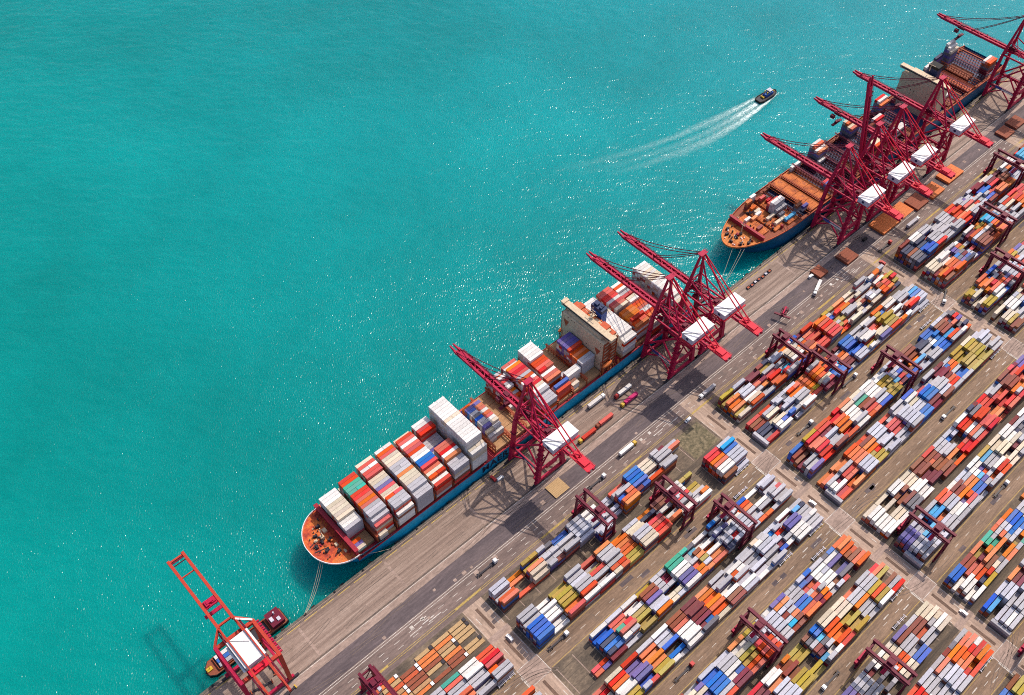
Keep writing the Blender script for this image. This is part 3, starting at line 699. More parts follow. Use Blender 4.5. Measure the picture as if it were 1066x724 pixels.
# ---- mooring lines
def rope(a, b, sag, label, grp='mooring lines of the moored ships'):
    m = MB(); n = 8; pts = []
    for i in range(n + 1):
        t = i / n; p = Vector(a).lerp(Vector(b), t); p.z -= sag * 4 * t * (1 - t); pts.append(p)
    for p, q in zip(pts, pts[1:]): m.tube(p, q, .14, 6)
    return tag(m.build('mooring_line', M['rope']), label, 'mooring line', grp)
rope((-53, 15, 14.6), (-78, -.7, .9), 3.5, 'left of the pale ropes from blue ship bow down to quay')
rope((-52.5, 14, 14.6), (-77.2, -.7, .9), 4.5, 'middle pale rope from blue ship bow down to quay')
rope((-51.8, 13, 14.6), (-76.6, -.7, .9), 5.5, 'right of the pale ropes from blue ship bow to quay')
rope((-36, 4.2, 14.6), (-14, -.7, .9), 1.5, 'thin line from blue ship foredeck forward to quay edge')
rope((331, 19, 13.2), (288, -.7, .9), 3.0, 'left rope from bow of half empty ship to quay')
rope((336, 12, 13.2), (289, -.7, .9), 3.0, 'thicker right rope from bow of half empty ship')
rope((334, 13.5, 13.2), (288.5, -.7, .9), 4.0, 'middle rope from bow of half empty ship to quay')
rope((262, 3.3, 9.8), (296, -.7, .9), 2.0, 'stern rope of blue ship near second pair of cranes')

# ------------------------------------------------------------------ tug, wake and barge
tug = empty('tugboat', (514.5, 130.0, WZ), 'small dark tugboat with yellow deck gear trailing a white wake', 'boat', None, R(-2)); tug.scale = (.84, .84, .84)
def tug_ol(l, w):
    pts = []
    for i in range(13):
        t = i / 12; x = -l / 2 + l * t
        b = w / 2 * (1 - max(0, (t - .62) / .38) ** 2.2) ** .5 * (min(1, .72 + t * 1.8))
        pts.append((x, b))
    return [(x, -b) for x, b in pts] + [(x, b) for x, b in reversed(pts[:-1])]
MB().prism(tug_ol(29, 9.6), -.6, 2.2).build('hull', M['black'], tug)
MB().prism(tug_ol(27.6, 8.4), 2.2, 2.35).build('deck', M['dark'], tug)
bf = MB(); o_ = tug_ol(29.4, 10.0)
for a, b in zip(o_, o_[1:] + o_[:1]): bf.bar((*a, 2.4), (*b, 2.4), .7, .9)
bf.build('fender_rim', M['black'], tug)
hs = MB().box(-3.5, 7.5, -2.6, 2.6, 2.35, 5.2).build('deckhouse', M['sign_blue'], tug)
MB().box(1.0, 5.6, -2.1, 2.1, 5.2, 7.9).box(.6, 6.0, -2.5, 2.5, 7.9, 8.15).build('wheelhouse', M['lav'], hs)
MB().box(.94, 5.66, -2.16, 2.16, 6.4, 7.5).build('windows', M['glass'], hs)
for y in (-1.8, 1.8): MB().tube((-2, y, 5.2), (-2, y, 8.2), .6, 10).build('exhaust', M['cab_yellow'], tug)
MB().tube((3.2, 0, 8.1), (3.2, 0, 13), .16, 6).bar((3.2, -1.2, 11), (3.2, 1.2, 11), .14).build('mast', M['white'], tug)
MB().tube((-7, -1.6, 3.4), (-7, 1.6, 3.4), 1.0, 12).box(-8.2, -5.8, -2, -1.6, 2.35, 4.2).box(-8.2, -5.8, 1.6, 2, 2.35, 4.2).build('tow_winch', M['cab_yellow'], tug)
MB().box(9.2, 11.2, -1.4, 1.4, 2.35, 3.6).tube((10.2, -1.2, 3.9), (10.2, 1.2, 3.9), .6, 10).build('bow_winch', M['cab_yellow'], tug)
wk = bpy.data.meshes.new('wake'); V, F, UV = [], [], []
def wake_strip(pts):
    """pts: (x, y, half width, strength)"""
    pts = [(x, y + .0011 * max(0.0, 470 - x) ** 2, w * .72, k) for x, y, w, k in pts]
    for i in range(len(pts) - 1):
        for s in (-1, 1):
            a, b = pts[i], pts[i + 1]; n = len(V)
            V.extend([(a[0], a[1], WZ + .03), (b[0], b[1], WZ + .03), (b[0], b[1] + s * b[2], WZ + .03), (a[0], a[1] + s * a[2], WZ + .03)])
            q = (n, n + 1, n + 2, n + 3) if s < 0 else (n + 3, n + 2, n + 1, n)
            F.append(q); u = [(a[3], 1), (b[3], 1), (b[3], 0), (a[3], 0)]
            UV.extend(u if s < 0 else u[::-1])
wake_strip([(526, 126.4, .9, 2.2), (514, 125.4, 2.2, 5.5), (500, 124.6, 3.4, 6.0), (482, 123.8, 5, 3.4), (458, 123.6, 7, 1.7), (430, 124.2, 9, 1.0), (400, 126, 10, .6), (365, 129, 6, .3), (330, 133, 6, .0)])
wake_strip([(526, 133.4, .9, 1.6), (514, 134.6, 2.0, 3.2), (498, 136, 3.6, 2.8), (475, 138.2, 6, 1.5), (448, 141, 8, 1.0), (415, 144, 6, .7), (375, 148, 7, .4), (330, 153, 8, .15), (300, 157, 8, .0)])
wake_strip([(501.5, 130, 4.4, 6.0), (488, 130, 5.4, 3.4), (465, 130.4, 7.5, 1.3), (435, 132, 6, .6), (400, 135, 7, .35), (350, 140, 8, .15), (310, 145, 8, .0)])
wk.from_pydata(V, [], F); ul = wk.uv_layers.new(name='UVMap')
for i, u in enumerate(UV): ul.data[i].uv = u
wk.materials.append(M['foam'])
wo = bpy.data.objects.new('wake', wk); COL.objects.link(wo); tag(wo, 'pale foam wake trailing behind the tugboat', 'wake', None, 'stuff')

barge = empty('barge', (-112, 9, WZ), 'low barge lying under the orange crane with a crimson deckhouse at its stern', 'barge')
bol = [(-26, 2.5), (-27, -.5), (-26.2, -3.2), (-23, -5.4), (24, -5.6), (26, -5), (26, 5), (24, 5.6), (-23, 5.4)]
MB().prism(bol, -1, 2.6).build('hull', M['black'], barge)
MB().prism([(x * .985, y * .95) for x, y in bol], 2.6, 2.75).build('deck', M['hatch_brown'], barge)
co = MB()
for (a, b) in (((-20, -4.2), (14.6, -4.2)), ((-20, 4.2), (14.6, 4.2)), ((-20, -4.2), (-20, 4.2)), ((14.6, -4.2), (14.6, 4.2))): co.bar((*a, 3.4), (*b, 3.4), .35, 1.5)
co.build('coaming', M['rust'], barge)
MB().box(-19.8, 14.4, -4.0, 4.0, 2.76, 2.85).build('hold', M['dark'], barge)
for i, (y, c) in enumerate(((2.7, 'G'), (0, 'B'), (-2.7, 'G'), )):
    for x in (-16, ): add_c(-112 + x + 3.2, 9 + y, WZ + 2.9, 12.19, c if c != 'G' or i else 'W', True, '%s container in the barge hold under the orange crane' % ('seaward white' if i == 0 else ('blue' if c == 'B' else 'quayside grey')), 'containers in the barge', 0.0, True)
dh = MB().box(16.4, 24.2, -4.6, 4.6, 2.76, 6.4).box(16.0, 24.6, -5, 5, 6.4, 6.7).build('deckhouse', M['maroon'], barge)
MB().box(17, 19, -2, 1, 6.7, 7.6).box(20.6, 22.6, -3.6, -1.2, 6.7, 7.3).tube((21, 2, 6.7), (21, 2, 9), .5, 8).build('roof_gear', M['lav'], dh)
MB().box(16.34, 16.42, -3.6, 3.6, 4.4, 5.6).build('windows', M['glass'], dh)
MB().box(-26, -22.5, -1.2, 1.2, 2.76, 3.8).tube((-24, 0, 3.8), (-24, 0, 8), .18, 6).build('bow_winch', M['cab_yellow'], barge)

# ------------------------------------------------------------------ ship-to-shore cranes
ZG = 45.0      # girder level
def trolley_mb(y):
    t = MB().box(-3.2, 3.2, y - 3.2, y + 3.2, ZG - 1.0, ZG + .9).box(-1.4, 1.4, y - 2, y + 2, ZG + .9, ZG + 2.0)
    t.box(-5.6, -3.3, y + 1, y + 4.4, ZG - 4.4, ZG - 1.6)
    for dx in (-2.4, 2.4):
        for dy in (-1.4, 1.4): t.bar((dx, y + dy, ZG - 1), (dx * .5, y + dy * .7, ZG - 9.2), .12)
    t.box(-6.1, 6.1, y - 1.1, y + 1.1, ZG - 10.2, ZG - 9.4).box(-2, 2, y - 1.0, y + 1.0, ZG - 9.4, ZG - 8)
    return t
def boom_mb(L=68.0):
    b = MB()
    for x in (-1.75, 1.75): b.box(x - .75, x + .75, 0.4, L - 5, ZG - .7, ZG + 1.3)
    for x in (-1.5, 1.5): b.bar((x, L - 5, ZG + .3), (x * .9, L, ZG + .9), 1.1, 2.0, .7, 1.0)
    b.box(-1.2, 1.2, L - 8, L - 5.6, ZG - .5, ZG + .5)
    y = 3.0
    while y < L - 8: b.box(-1.2, 1.2, y, y + .5, ZG - .3, ZG + .5); y += 3.2
    b.box(-1.6, 1.6, L - 16, L - 8.5, ZG + 1.3, ZG + 1.5)
    for y in range(6, int(L) - 10, 9): b.bar((-1.7, y, ZG + 1.1), (1.7, y + 4.5, ZG + 1.1), .35).bar((1.7, y + 4.5, ZG + 1.1), (-1.7, y + 9, ZG + 1.1), .35)
    return b
def walkway_mb(y0, y1, x=2.9):
    b = MB().box(x - .5, x + .5, y0, y1, ZG + .4, ZG + .55)
    for dx in (-.5, .5):
        for z in (ZG + 1.1, ZG + 1.65): b.bar((x + dx, y0, z), (x + dx, y1, z), .1)
        y = y0
        while y < y1: b.bar((x + dx, y, ZG + .5), (x + dx, y, ZG + 1.65), .1); y += 2.2
    return b
def boom_side_mb():
    b = walkway_mb(2, 60, 3.1); r_ = random.Random(5)
    b.box(2.55, 2.75, 2, 60, ZG - .5, ZG + .4)
    y = 3.0
    while y < 58:
        b.bar((2.6, y, ZG - .4), (3.9, y + 1.4, ZG + .45), .22); b.bar((3.9, y + 1.4, ZG + .45), (2.6, y + 2.8, ZG - .4), .22)
        if r_.random() < .35: b.box(3.0, 3.8, y, y + r_.uniform(.6, 1.6), ZG + .55, ZG + r_.uniform(.9, 1.5))
        y += 2.8
    return b
APY, APZ = -5.5, 78.5
def make_sts(raised=False, trolley_y=-10.0):
    root = empty('quay_crane', (0, 0, 0), 'crane', 'quay crane', 'crimson quay cranes')
    C, Sc = M['crimson'], M['scarlet']
    Y0, Y1 = -2.6, -27.7
    for sx in (-1, 1):
        for y in (Y0, Y1):
            top = (sx * 7.6, y + (0 if y == Y0 else 1.0), ZG - 1.6)
            leg = MB().bar((sx * 11, y, 3.6), top, 2.5, 2.9, 2.1, 2.4).build('leg', C, root)
            bg_ = MB()
            for dx in (-3.3, 3.3):
                bg_.box(sx * 11 + dx - 2.6, sx * 11 + dx + 2.6, y - .6, y + .6, .9, 1.9)
                for d2 in (-1.8, -.6, .6, 1.8): bg_.tube((sx * 11 + dx + d2, y - .35, .5), (sx * 11 + dx + d2, y + .35, .5), .46, 10)
            bg_.box(sx * 11 - 3.8, sx * 11 + 3.8, y - .5, y + .5, 1.9, 2.7)
            bg_.build('bogie', M['dark'], leg)
    for y in (Y0, Y1):
        MB().box(-13.5, 13.5, y - .8, y + .8, 2.7, 4.6).build('sill_beam', C, root)
        MB().box(-7.6, 7.6, y - .7, y + .7 if y == Y0 else y + 1.7, ZG - 2.8, ZG - .9).build('cross_beam', C, root)
        MB().bar((-10.2, y, 15), (10.2, y, 15), 1.2, 1.7).build('tie_beam', C, root)
    for sx in (-1, 1):
        MB().bar((sx * 10.1, Y0, 15), (sx * 10.1, Y1, 15), 1.3, 1.9).build('portal_beam', C, root)
        d = MB().tube((sx * 9.9, Y0, 16), (sx * 7.9, Y1 + 1, ZG - 3), .75, 8).tube((sx * 9.8, Y1, 16), (sx * 8.9, (Y0 + Y1) / 2, 29), .65, 8)
        d.tube((sx * 10.8, Y0, 5), (sx * 10.2, (Y0 + Y1) / 2, 14.4), .55, 8).tube((sx * 10.8, Y1, 5), (sx * 10.2, (Y0 + Y1) / 2, 14.4), .55, 8)
        d.build('side_brace', C, root)
        MB().bar((sx * 7.6, Y0, ZG - 2), (sx * 7.6, Y1 + 1, ZG - 2), .9, 1.2).build('upper_tie', C, root)
    xb = MB().tube((-9.9, Y1, 16), (7.7, Y1 + 1, ZG - 3), .55, 8).tube((9.9, Y1, 16), (-7.7, Y1 + 1, ZG - 3), .55, 8)
    xb.build('rear_cross_brace', C, root)
    # girder and its rear end
    g = MB()
    for x in (-1.75, 1.75): g.box(x - .6, x + .6, -62, 0.2, ZG - .8, ZG + 1.4)
    y = -60
    while y < -1: g.box(-1.15, 1.15, y, y + .5, ZG - .4, ZG + .5); y += 3.2
    g.build('girder', C, root)
    rp_ = MB().box(-3.4, 3.4, -61.5, -46, ZG + 1.42, ZG + 1.7).box(-2.4, 2.4, -58, -52, ZG + 1.7, ZG + 3.0).box(-1.2, 1.6, -50.5, -47.5, ZG + 1.7, ZG + 2.8)
    for x in (-3.4, 3.4):
        rp_.bar((x, -61.5, ZG + 2.8), (x, -46, ZG + 2.8), .12)
        for i in range(8): rp_.bar((x, -61.5 + i * 2.2, ZG + 1.6), (x, -61.5 + i * 2.2, ZG + 2.8), .1)
    rp_.build('rear_platform', Sc, root)
    fest = MB()
    for i in range(9):
        y = -44 - i * 2.1
        for k in range(4): fest.bar((3.9, y - k * .5, ZG - .2 - 2.4 * math.sin(k / 4 * math.pi)), (3.9, y - (k + 1) * .5, ZG - .2 - 2.4 * math.sin((k + 1) / 4 * math.pi)), .13)
    fest.build('festoon_cables', M['dark'], root)
    walkway_mb(-45, -1, -3.0).build('walkway', C, root)
    # machine house
    mh = MB().box(-9.8, 11.2, -38.6, -29.4, ZG + 1.6, ZG + 6.0).build('machine_house', M['lav'], root)
    rf = MB().box(-10.1, 11.5, -38.9, -29.1, ZG + 6.0, ZG + 6.35)
    rf.build('roof', M['white'], mh)
    MB().bar((-9.8, -30.2, ZG + 6.45), (-.5, -38.2, ZG + 6.45), .28, .16).build('roof_cable', M['dark'], mh)
    MB().tube((-9.86, -34, ZG + 3.8), (-9.7, -34, ZG + 3.8), 1.1, 16).build('fan', M['navy'], mh)
    MB().box(4.2, 5.2, -38.66, -38.5, ZG + 1.7, ZG + 3.8).box(-5, -3.6, -38.66, -38.5, ZG + 3, ZG + 4).build('door', M['navy'], mh)
    hb = MB().box(-10.4, 11.8, -39.8, -38.7, ZG + 1.0, ZG + 1.55).box(-10.4, 11.8, -29.3, -28.2, ZG + 1.0, ZG + 1.55).box(-10.4, -9.9, -38.7, -29.3, ZG + 1.0, ZG + 1.55)
    hb.box(-9.9, 11.2, -37, -36.2, ZG - .2, ZG + 1.0).box(-9.9, 11.2, -32, -31.2, ZG - .2, ZG + 1.0)
    for i in range(11): hb.bar((-10.3 + i * 2.2, -39.7, ZG + 1.5), (-10.3 + i * 2.2, -39.7, ZG + 2.7), .1)
    hb.bar((-10.4, -39.7, ZG + 2.7), (11.8, -39.7, ZG + 2.7), .12)
    hb.build('house_frame', Sc, root)
    # A-frame
    for sx in (-1, 1):
        MB().bar((sx * 7.4, Y0, ZG - 1), (sx * 1.7, APY, APZ), 2.0, 2.2, 1.2, 1.3).build('apex_leg', C, root)
        MB().tube((sx * 1.5, APY - .5, APZ), (sx * 7.2, Y1 + 1.2, ZG - .6), .62, 8).build('back_leg', C, root)
        MB().tube((sx * 1.3, APY - .5, APZ + .3), (sx * 1.75, -53, ZG + 1.8), .42, 8).build('backstay', Sc, root)
    ax = MB().box(-2.8, 2.8, APY - 1.3, APY + 1.3, APZ - .6, APZ + .5).box(-3.2, 3.2, APY - 1.9, APY + 1.9, APZ + .5, APZ + .7)
    for x in (-3.2, 3.2):
        ax.bar((x, APY - 1.9, APZ + 1.8), (x, APY + 1.9, APZ + 1.8), .12)
        for d in (-1.9, 0, 1.9): ax.bar((x, APY + d, APZ + .6), (x, APY + d, APZ + 1.8), .12)
    ax.build('apex_platform', C, root)
    br = MB()
    for t in (.3, .62):
        x = 7.4 + (1.7 - 7.4) * t; z = ZG - 1 + (APZ - ZG + 1) * t; yy = Y0 + (APY - Y0) * t
        br.bar((-x, yy, z), (x, yy, z), .7, .8)
    br.tube((-7.2, Y0, ZG), (5.4, Y0 - .9, ZG + 10.5), .32, 8).tube((7.2, Y0, ZG), (-5.4, Y0 - .9, ZG + 10.5), .32, 8)
    br.tube((-5.5, Y0 - .9, ZG + 10), (-7.3, Y1 + 1.2, ZG), .5, 8).tube((5.5, Y0 - .9, ZG + 10), (7.3, Y1 + 1.2, ZG), .5, 8)
    br.tube((-5.5, Y0 - .9, ZG + 10), (5.5, Y1 * .55, ZG + .5), .34, 8).tube((5.5, Y0 - .9, ZG + 10), (-5.5, Y1 * .55, ZG + .5), .34, 8)
    br.tube((-7.4, Y1 + 1, ZG - .8), (0, -14.5, ZG + .6), .35, 8).tube((7.4, Y1 + 1, ZG - .8), (0, -14.5, ZG + .6), .35, 8)
    br.tube((-7.4, Y0, ZG - .8), (0, -14.5, ZG + .6), .35, 8).tube((7.4, Y0, ZG - .8), (0, -14.5, ZG + .6), .35, 8)
    br.build('apex_brace', C, root)
    # stairs up the landside leg
    sm = MB(); z = 4.6; k = 0; x = -11.2
    while z < ZG - 4:
        xx = -11 + (11 - 7.6) * ((z - 3.6) / (ZG - 5))
        a, b = (-1.9, 1.9) if k % 2 == 0 else (1.9, -1.9)
        sm.bar((xx - 1.5, Y1 + a, z), (xx - 1.5, Y1 + b, z + 2.5), .8, .22)
        sm.box(xx - 2.1, xx + .2, Y1 + b - .6, Y1 + b + .6, z + 2.4, z + 2.55)
        sm.bar((xx - 2.0, Y1 + a, z + 1.1), (xx - 2.0, Y1 + b, z + 3.6), .1)
        z += 2.5; k += 1
    sm.build('stairs', C, root)
    mc = MB().box(-2.6, 2.6, -9.5, -3.2, ZG + 1.42, ZG + 2.6).box(-1.8, .2, -8.6, -5.2, ZG + 2.6, ZG + 4.0).box(.8, 2.2, -7.2, -4.4, ZG + 2.6, ZG + 3.4)
    mc.tube((-2.2, -3.9, ZG + 3.2), (2.2, -3.9, ZG + 3.2), .8, 12)
    MB().box(-2.6, 2.6, -26.5, -22, ZG + 1.42, ZG + 1.6).box(-2, 1, -25.5, -23, ZG + 1.6, ZG + 2.9).build('electrical_cabinet', M['maroon'], root)
    mc.build('hoist_machinery', M['maroon'], root)
    for sx in (-1, 1):
        for (y, z) in ((Y0, 15.9), (Y0, 30), (Y1, 30)):
            xx = sx * (11 - 3.4 * (z - 3.6) / 40); pl = MB()
            pl.box(xx - 1.9, xx + 1.9, y - 1.9, y - 1.3, z, z + .14).box(xx - 1.9, xx + 1.9, y + 1.3, y + 1.9, z, z + .14).box(xx - 1.9, xx - 1.3, y - 1.3, y + 1.3, z, z + .14)
            for d in (-1.9, 1.9): pl.bar((xx - 1.9, y + d, z + 1.1), (xx + 1.9, y + d, z + 1.1), .1).bar((xx - 1.9, y + d, z), (xx - 1.9, y + d, z + 1.1), .1).bar((xx + 1.9, y + d, z), (xx + 1.9, y + d, z + 1.1), .1)
            pl.build('access_platform', M['maroon'], root)
        pl = MB().bar((sx * 11.0, Y0, 17.1), (sx * 11.0, Y1, 17.1), .1)
        for q in range(9): pl.bar((sx * 11.0, Y0 - q * 3.1, 16), (sx * 11.0, Y0 - q * 3.1, 17.1), .1)
        pl.box(sx * 10.8 - .5, sx * 10.8 + .5, Y1, Y0, 15.97, 16.08)
        pl.build('portal_walkway', M['maroon'], root)
    MB().box(-10.85, -10.70, -26.4, -15.0, 14.2, 16.6).build('sign_panel', M['white'], root)
    MB().box(-10.85, -10.70, -14.98, -9.0, 14.2, 16.6).build('sign_panel', M['sign_blue'], root, 'blue end of the crane sign board')
    MB().box(-4.5, 4.5, -28.9, -28.5, 13.6, 16.3).build('cable_reel_panel', C, root)
    trolley_mb(0).build('trolley', M['maroon'], root).location = (0, trolley_y, 0)
    if not raised:
        boom_mb().build('boom', C, root)
        MB().box(-.95, .95, 4, 58, ZG - .62, ZG - .4).build('trolley_track', M['maroon'], root)
        boom_side_mb().build('boom_walkway', M['maroon'], root)
        for sx in (-1, 1):
            for (yb, sag, r) in ((61, 3.2, .27), (33, 1.2, .27)):
                m = MB(); n = 8; a, b = Vector((sx * 1.4, APY + .8, APZ)), Vector((sx * 1.75, yb, ZG + 1.3)); P = []
                for i in range(n + 1):
                    t = i / n; p = a.lerp(b, t); p.z -= sag * 4 * t * (1 - t); P.append(p)
                for p, q in zip(P, P[1:]): m.tube(p, q, r, 6)
                m.build('forestay', M['maroon'], root)
    else:
        hinge = Vector((0, .6, ZG)); ang = R(79)
        Mx = Matrix.Translation(hinge) @ Matrix.Rotation(ang, 4, 'X') @ Matrix.Translation(-hinge)
        for mb, nm, mt in ((boom_mb(), 'boom', C), (boom_side_mb(), 'boom_walkway', M['maroon'])):
            mb.v = [tuple(Mx @ Vector(p)) for p in mb.v]; mb.build(nm, mt, root)
        for sx in (-1, 1):
            e = Mx @ Vector((sx * 1.75, 33, ZG + 1.3)); mid = Vector((sx * 2.2, 3.5, 60))
            MB().tube((sx * 1.4, APY + .8, APZ), e, .27, 6).build('forestay', M['maroon'], root)
    return root
base = make_sts(False, -12)
rz = make_sts(True, -16)
CR = [  # x, label, trolley y, raised
    (95.5, 'lone crimson quay crane over middle of blue ship, boom lowered', 14, False),
    (221.5, 'left crane of the pair over the blue ship stern', -9, False),
    (253.5, 'right crane of the pair over the blue ship stern', -12, False),
    (416.0, 'leftmost crimson quay crane working the half empty ship', -10, False),
    (454.0, 'crimson quay crane with its boom raised upright among the cluster', -14, True),
    (484.5, 'crane right of the raised boom with dark trolley out over water', 43, False),
    (538.0, 'crane beside the cream bridge of the half empty ship', 22, False),
    (664.0, 'farthest crane at top right, boom reaching over ship stern', 42, False)]
used = False
for (x, lab, ty, up) in CR:
    if up: c = rz
    else:
        c = base if not used else copy_tree(base); used = True
    c.location = (x, 0, 0); c['label'] = lab
    for ch in c.children:
        if ch.name.split('.')[0] == 'trolley': ch.location = (0, ty, 0)

# ---- the older orange crane at bottom left (twin-girder, low profile)
oc = empty('quay_crane', (-117.5, 0, 0), 'orange twin girder quay crane with white roofed house above the barge', 'quay crane')
OC = M['orange_crane']; z0 = 39.0
for sx in (-1, 1):
    for y in (-2.6, -27.7):
        lg = MB().bar((sx * 11.8, y, 3), (sx * 11.8, y, z0 - 1), 1.8, 2.2).build('leg', OC if sx > 0 else M['crimson'], oc)
        bg_ = MB()
        for dx in (-3, 3):
            bg_.box(sx * 11.8 + dx - 2.4, sx * 11.8 + dx + 2.4, y - .6, y + .6, .9, 2.2)
            for d2 in (-1.6, -.5, .5, 1.6): bg_.tube((sx * 11.8 + dx + d2, y - .35, .5), (sx * 11.8 + dx + d2, y + .35, .5), .46, 10)
        bg_.build('bogie', M['dark'], lg)
    MB().bar((sx * 11.8, -2, z0 - 1.2), (sx * 11.8, -29, z0 - 1.2), 1.9, 2.2).build('side_beam', OC if sx > 0 else M['crimson'], oc)
    MB().bar((sx * 11.8, -2, 14), (sx * 11.8, -28, 14), 1.5, 2.0).build('portal_beam', M['crimson'], oc)
    MB().tube((sx * 11.8, -3, 15), (sx * 11.8, -27, z0 - 3), .6, 8).build('side_brace', M['crimson'], oc)
    MB().box(sx * 4.9 - .7, sx * 4.9 + .7, -49, 4.5, z0 - .2, z0 + 2.0).build('girder', OC, oc)
    MB().box(sx * 4.6 - .85, sx * 4.6 + .85, 5.0, 58.5, z0 - .2, z0 + 1.7).build('boom_girder', OC, oc)
    MB().bar((sx * 11.8, -1.6, z0 - .9), (sx * 5.0, 5.2, z0 + 1.0), 1.2, 1.4).build('hinge_strut', OC, oc)
    wlk = MB()
    x = sx * 6.3
    wlk.box(x - .45, x + .45, -44, 2, z0 + 1.4, z0 + 1.55)
    for i in range(22): wlk.bar((x + sx * .45, -44 + i * 2.1, z0 + 1.5), (x + sx * .45, -44 + i * 2.1, z0 + 2.6), .09)
    wlk.bar((x + sx * .45, -44, z0 + 2.6), (x + sx * .45, 2, z0 + 2.6), .12)
    wlk.build('walkway', M['maroon'], oc)
for y in (-2.6, -27.7):
    MB().box(-14.5, 14.5, y - .8, y + .8, 2.7, 4.6).build('sill_beam', M['crimson'], oc)
    MB().box(-12.6, 12.6, y - 1.0, y + 1.0, z0 - 2.4, z0 - .25).build('cross_beam', OC, oc)
for y in (57.2, 44.5, 6.5): MB().bar((-4.0, y, z0 + .7), (4.0, y, z0 + .7), 1.1 if y != 44.5 else .6, 1.2 if y != 44.5 else .7).build('boom_tie', OC, oc)
MB().box(-4.0, 4.0, 55.2, 56.2, z0 + 1.0, z0 + 1.2).box(-3.9, 3.9, 53.4, 53.7, z0 + .6, z0 + 1.3).build('tip_platform', M['maroon'], oc)
tr = MB().box(-4.0, 4.0, 19, 24, z0 + .3, z0 + 1.3).box(-3, -1, 19.6, 23.4, z0 + 1.3, z0 + 2.6).box(.6, 3, 20, 23, z0 + 1.3, z0 + 2.3).box(-2, 2, 20.6, 22.4, z0 + 1.3, z0 + 3)
for dx in (-2.6, 2.6):
    for dy in (20.2, 22.8): tr.bar((dx, dy, z0 + .3), (dx, dy, z0 - 10), .12)
tr.box(-6.1, 6.1, 20.4, 22.6, z0 - 10.8, z0 - 10)
tr.build('trolley', M['crimson'], oc)
mh = MB().box(-6.2, 6.2, -25.5, -7.6, z0 + 2.1, z0 + 6.2).build('machine_house', M['lav'], oc)
MB().box(-6.5, 6.5, -25.8, -7.3, z0 + 6.2, z0 + 6.5).build('roof', M['white'], mh)
MB().bar((-4.5, -7.6, z0 + 6.6), (3.2, -14.5, z0 + 6.6), .22, .15).build('roof_cable', M['dark'], mh)
MB().box(-7.9, -6.4, -25.5, -7.6, z0 + 2.1, z0 + 2.4).build('service_deck', M['white'], oc)
MB().box(-6.2, 6.2, -30.2, -26.0, z0 + 2.05, z0 + 2.4).box(-3, 3, -29, -27, z0 + 2.4, z0 + 3.6).build('rear_deck', M['scarlet'], oc)
for sx in (-1, 1): MB().bar((sx * 4.9, 4, z0 + 2.0), (sx * 4.9, -7, z0 + 7.2), .7, .8).bar((sx * 4.9, -7, z0 + 7.2), (sx * 4.9, -27, z0 + 7.2), .7, .8).bar((sx * 4.9, -27, z0 + 7.2), (sx * 4.9, -48, z0 + 1.8), .7, .8).build('stay_beam', M['orange_crane'], oc)
MB().bar((4.9, 3.2, z0 + 3.0), (11.8, -2.2, z0 + .3), 1.0, .3).build('access_gangway', M['white'], oc)
cl = MB()
for i in range(16): cl.box(12.9, 14.4, -27 + i * 1.5, -26.1 + i * 1.5, z0 - 2.2 + .5 * (i % 2), z0 - 1.2 + .5 * (i % 2))
cl.build('electrical_cabinets', M['crimson'], oc)

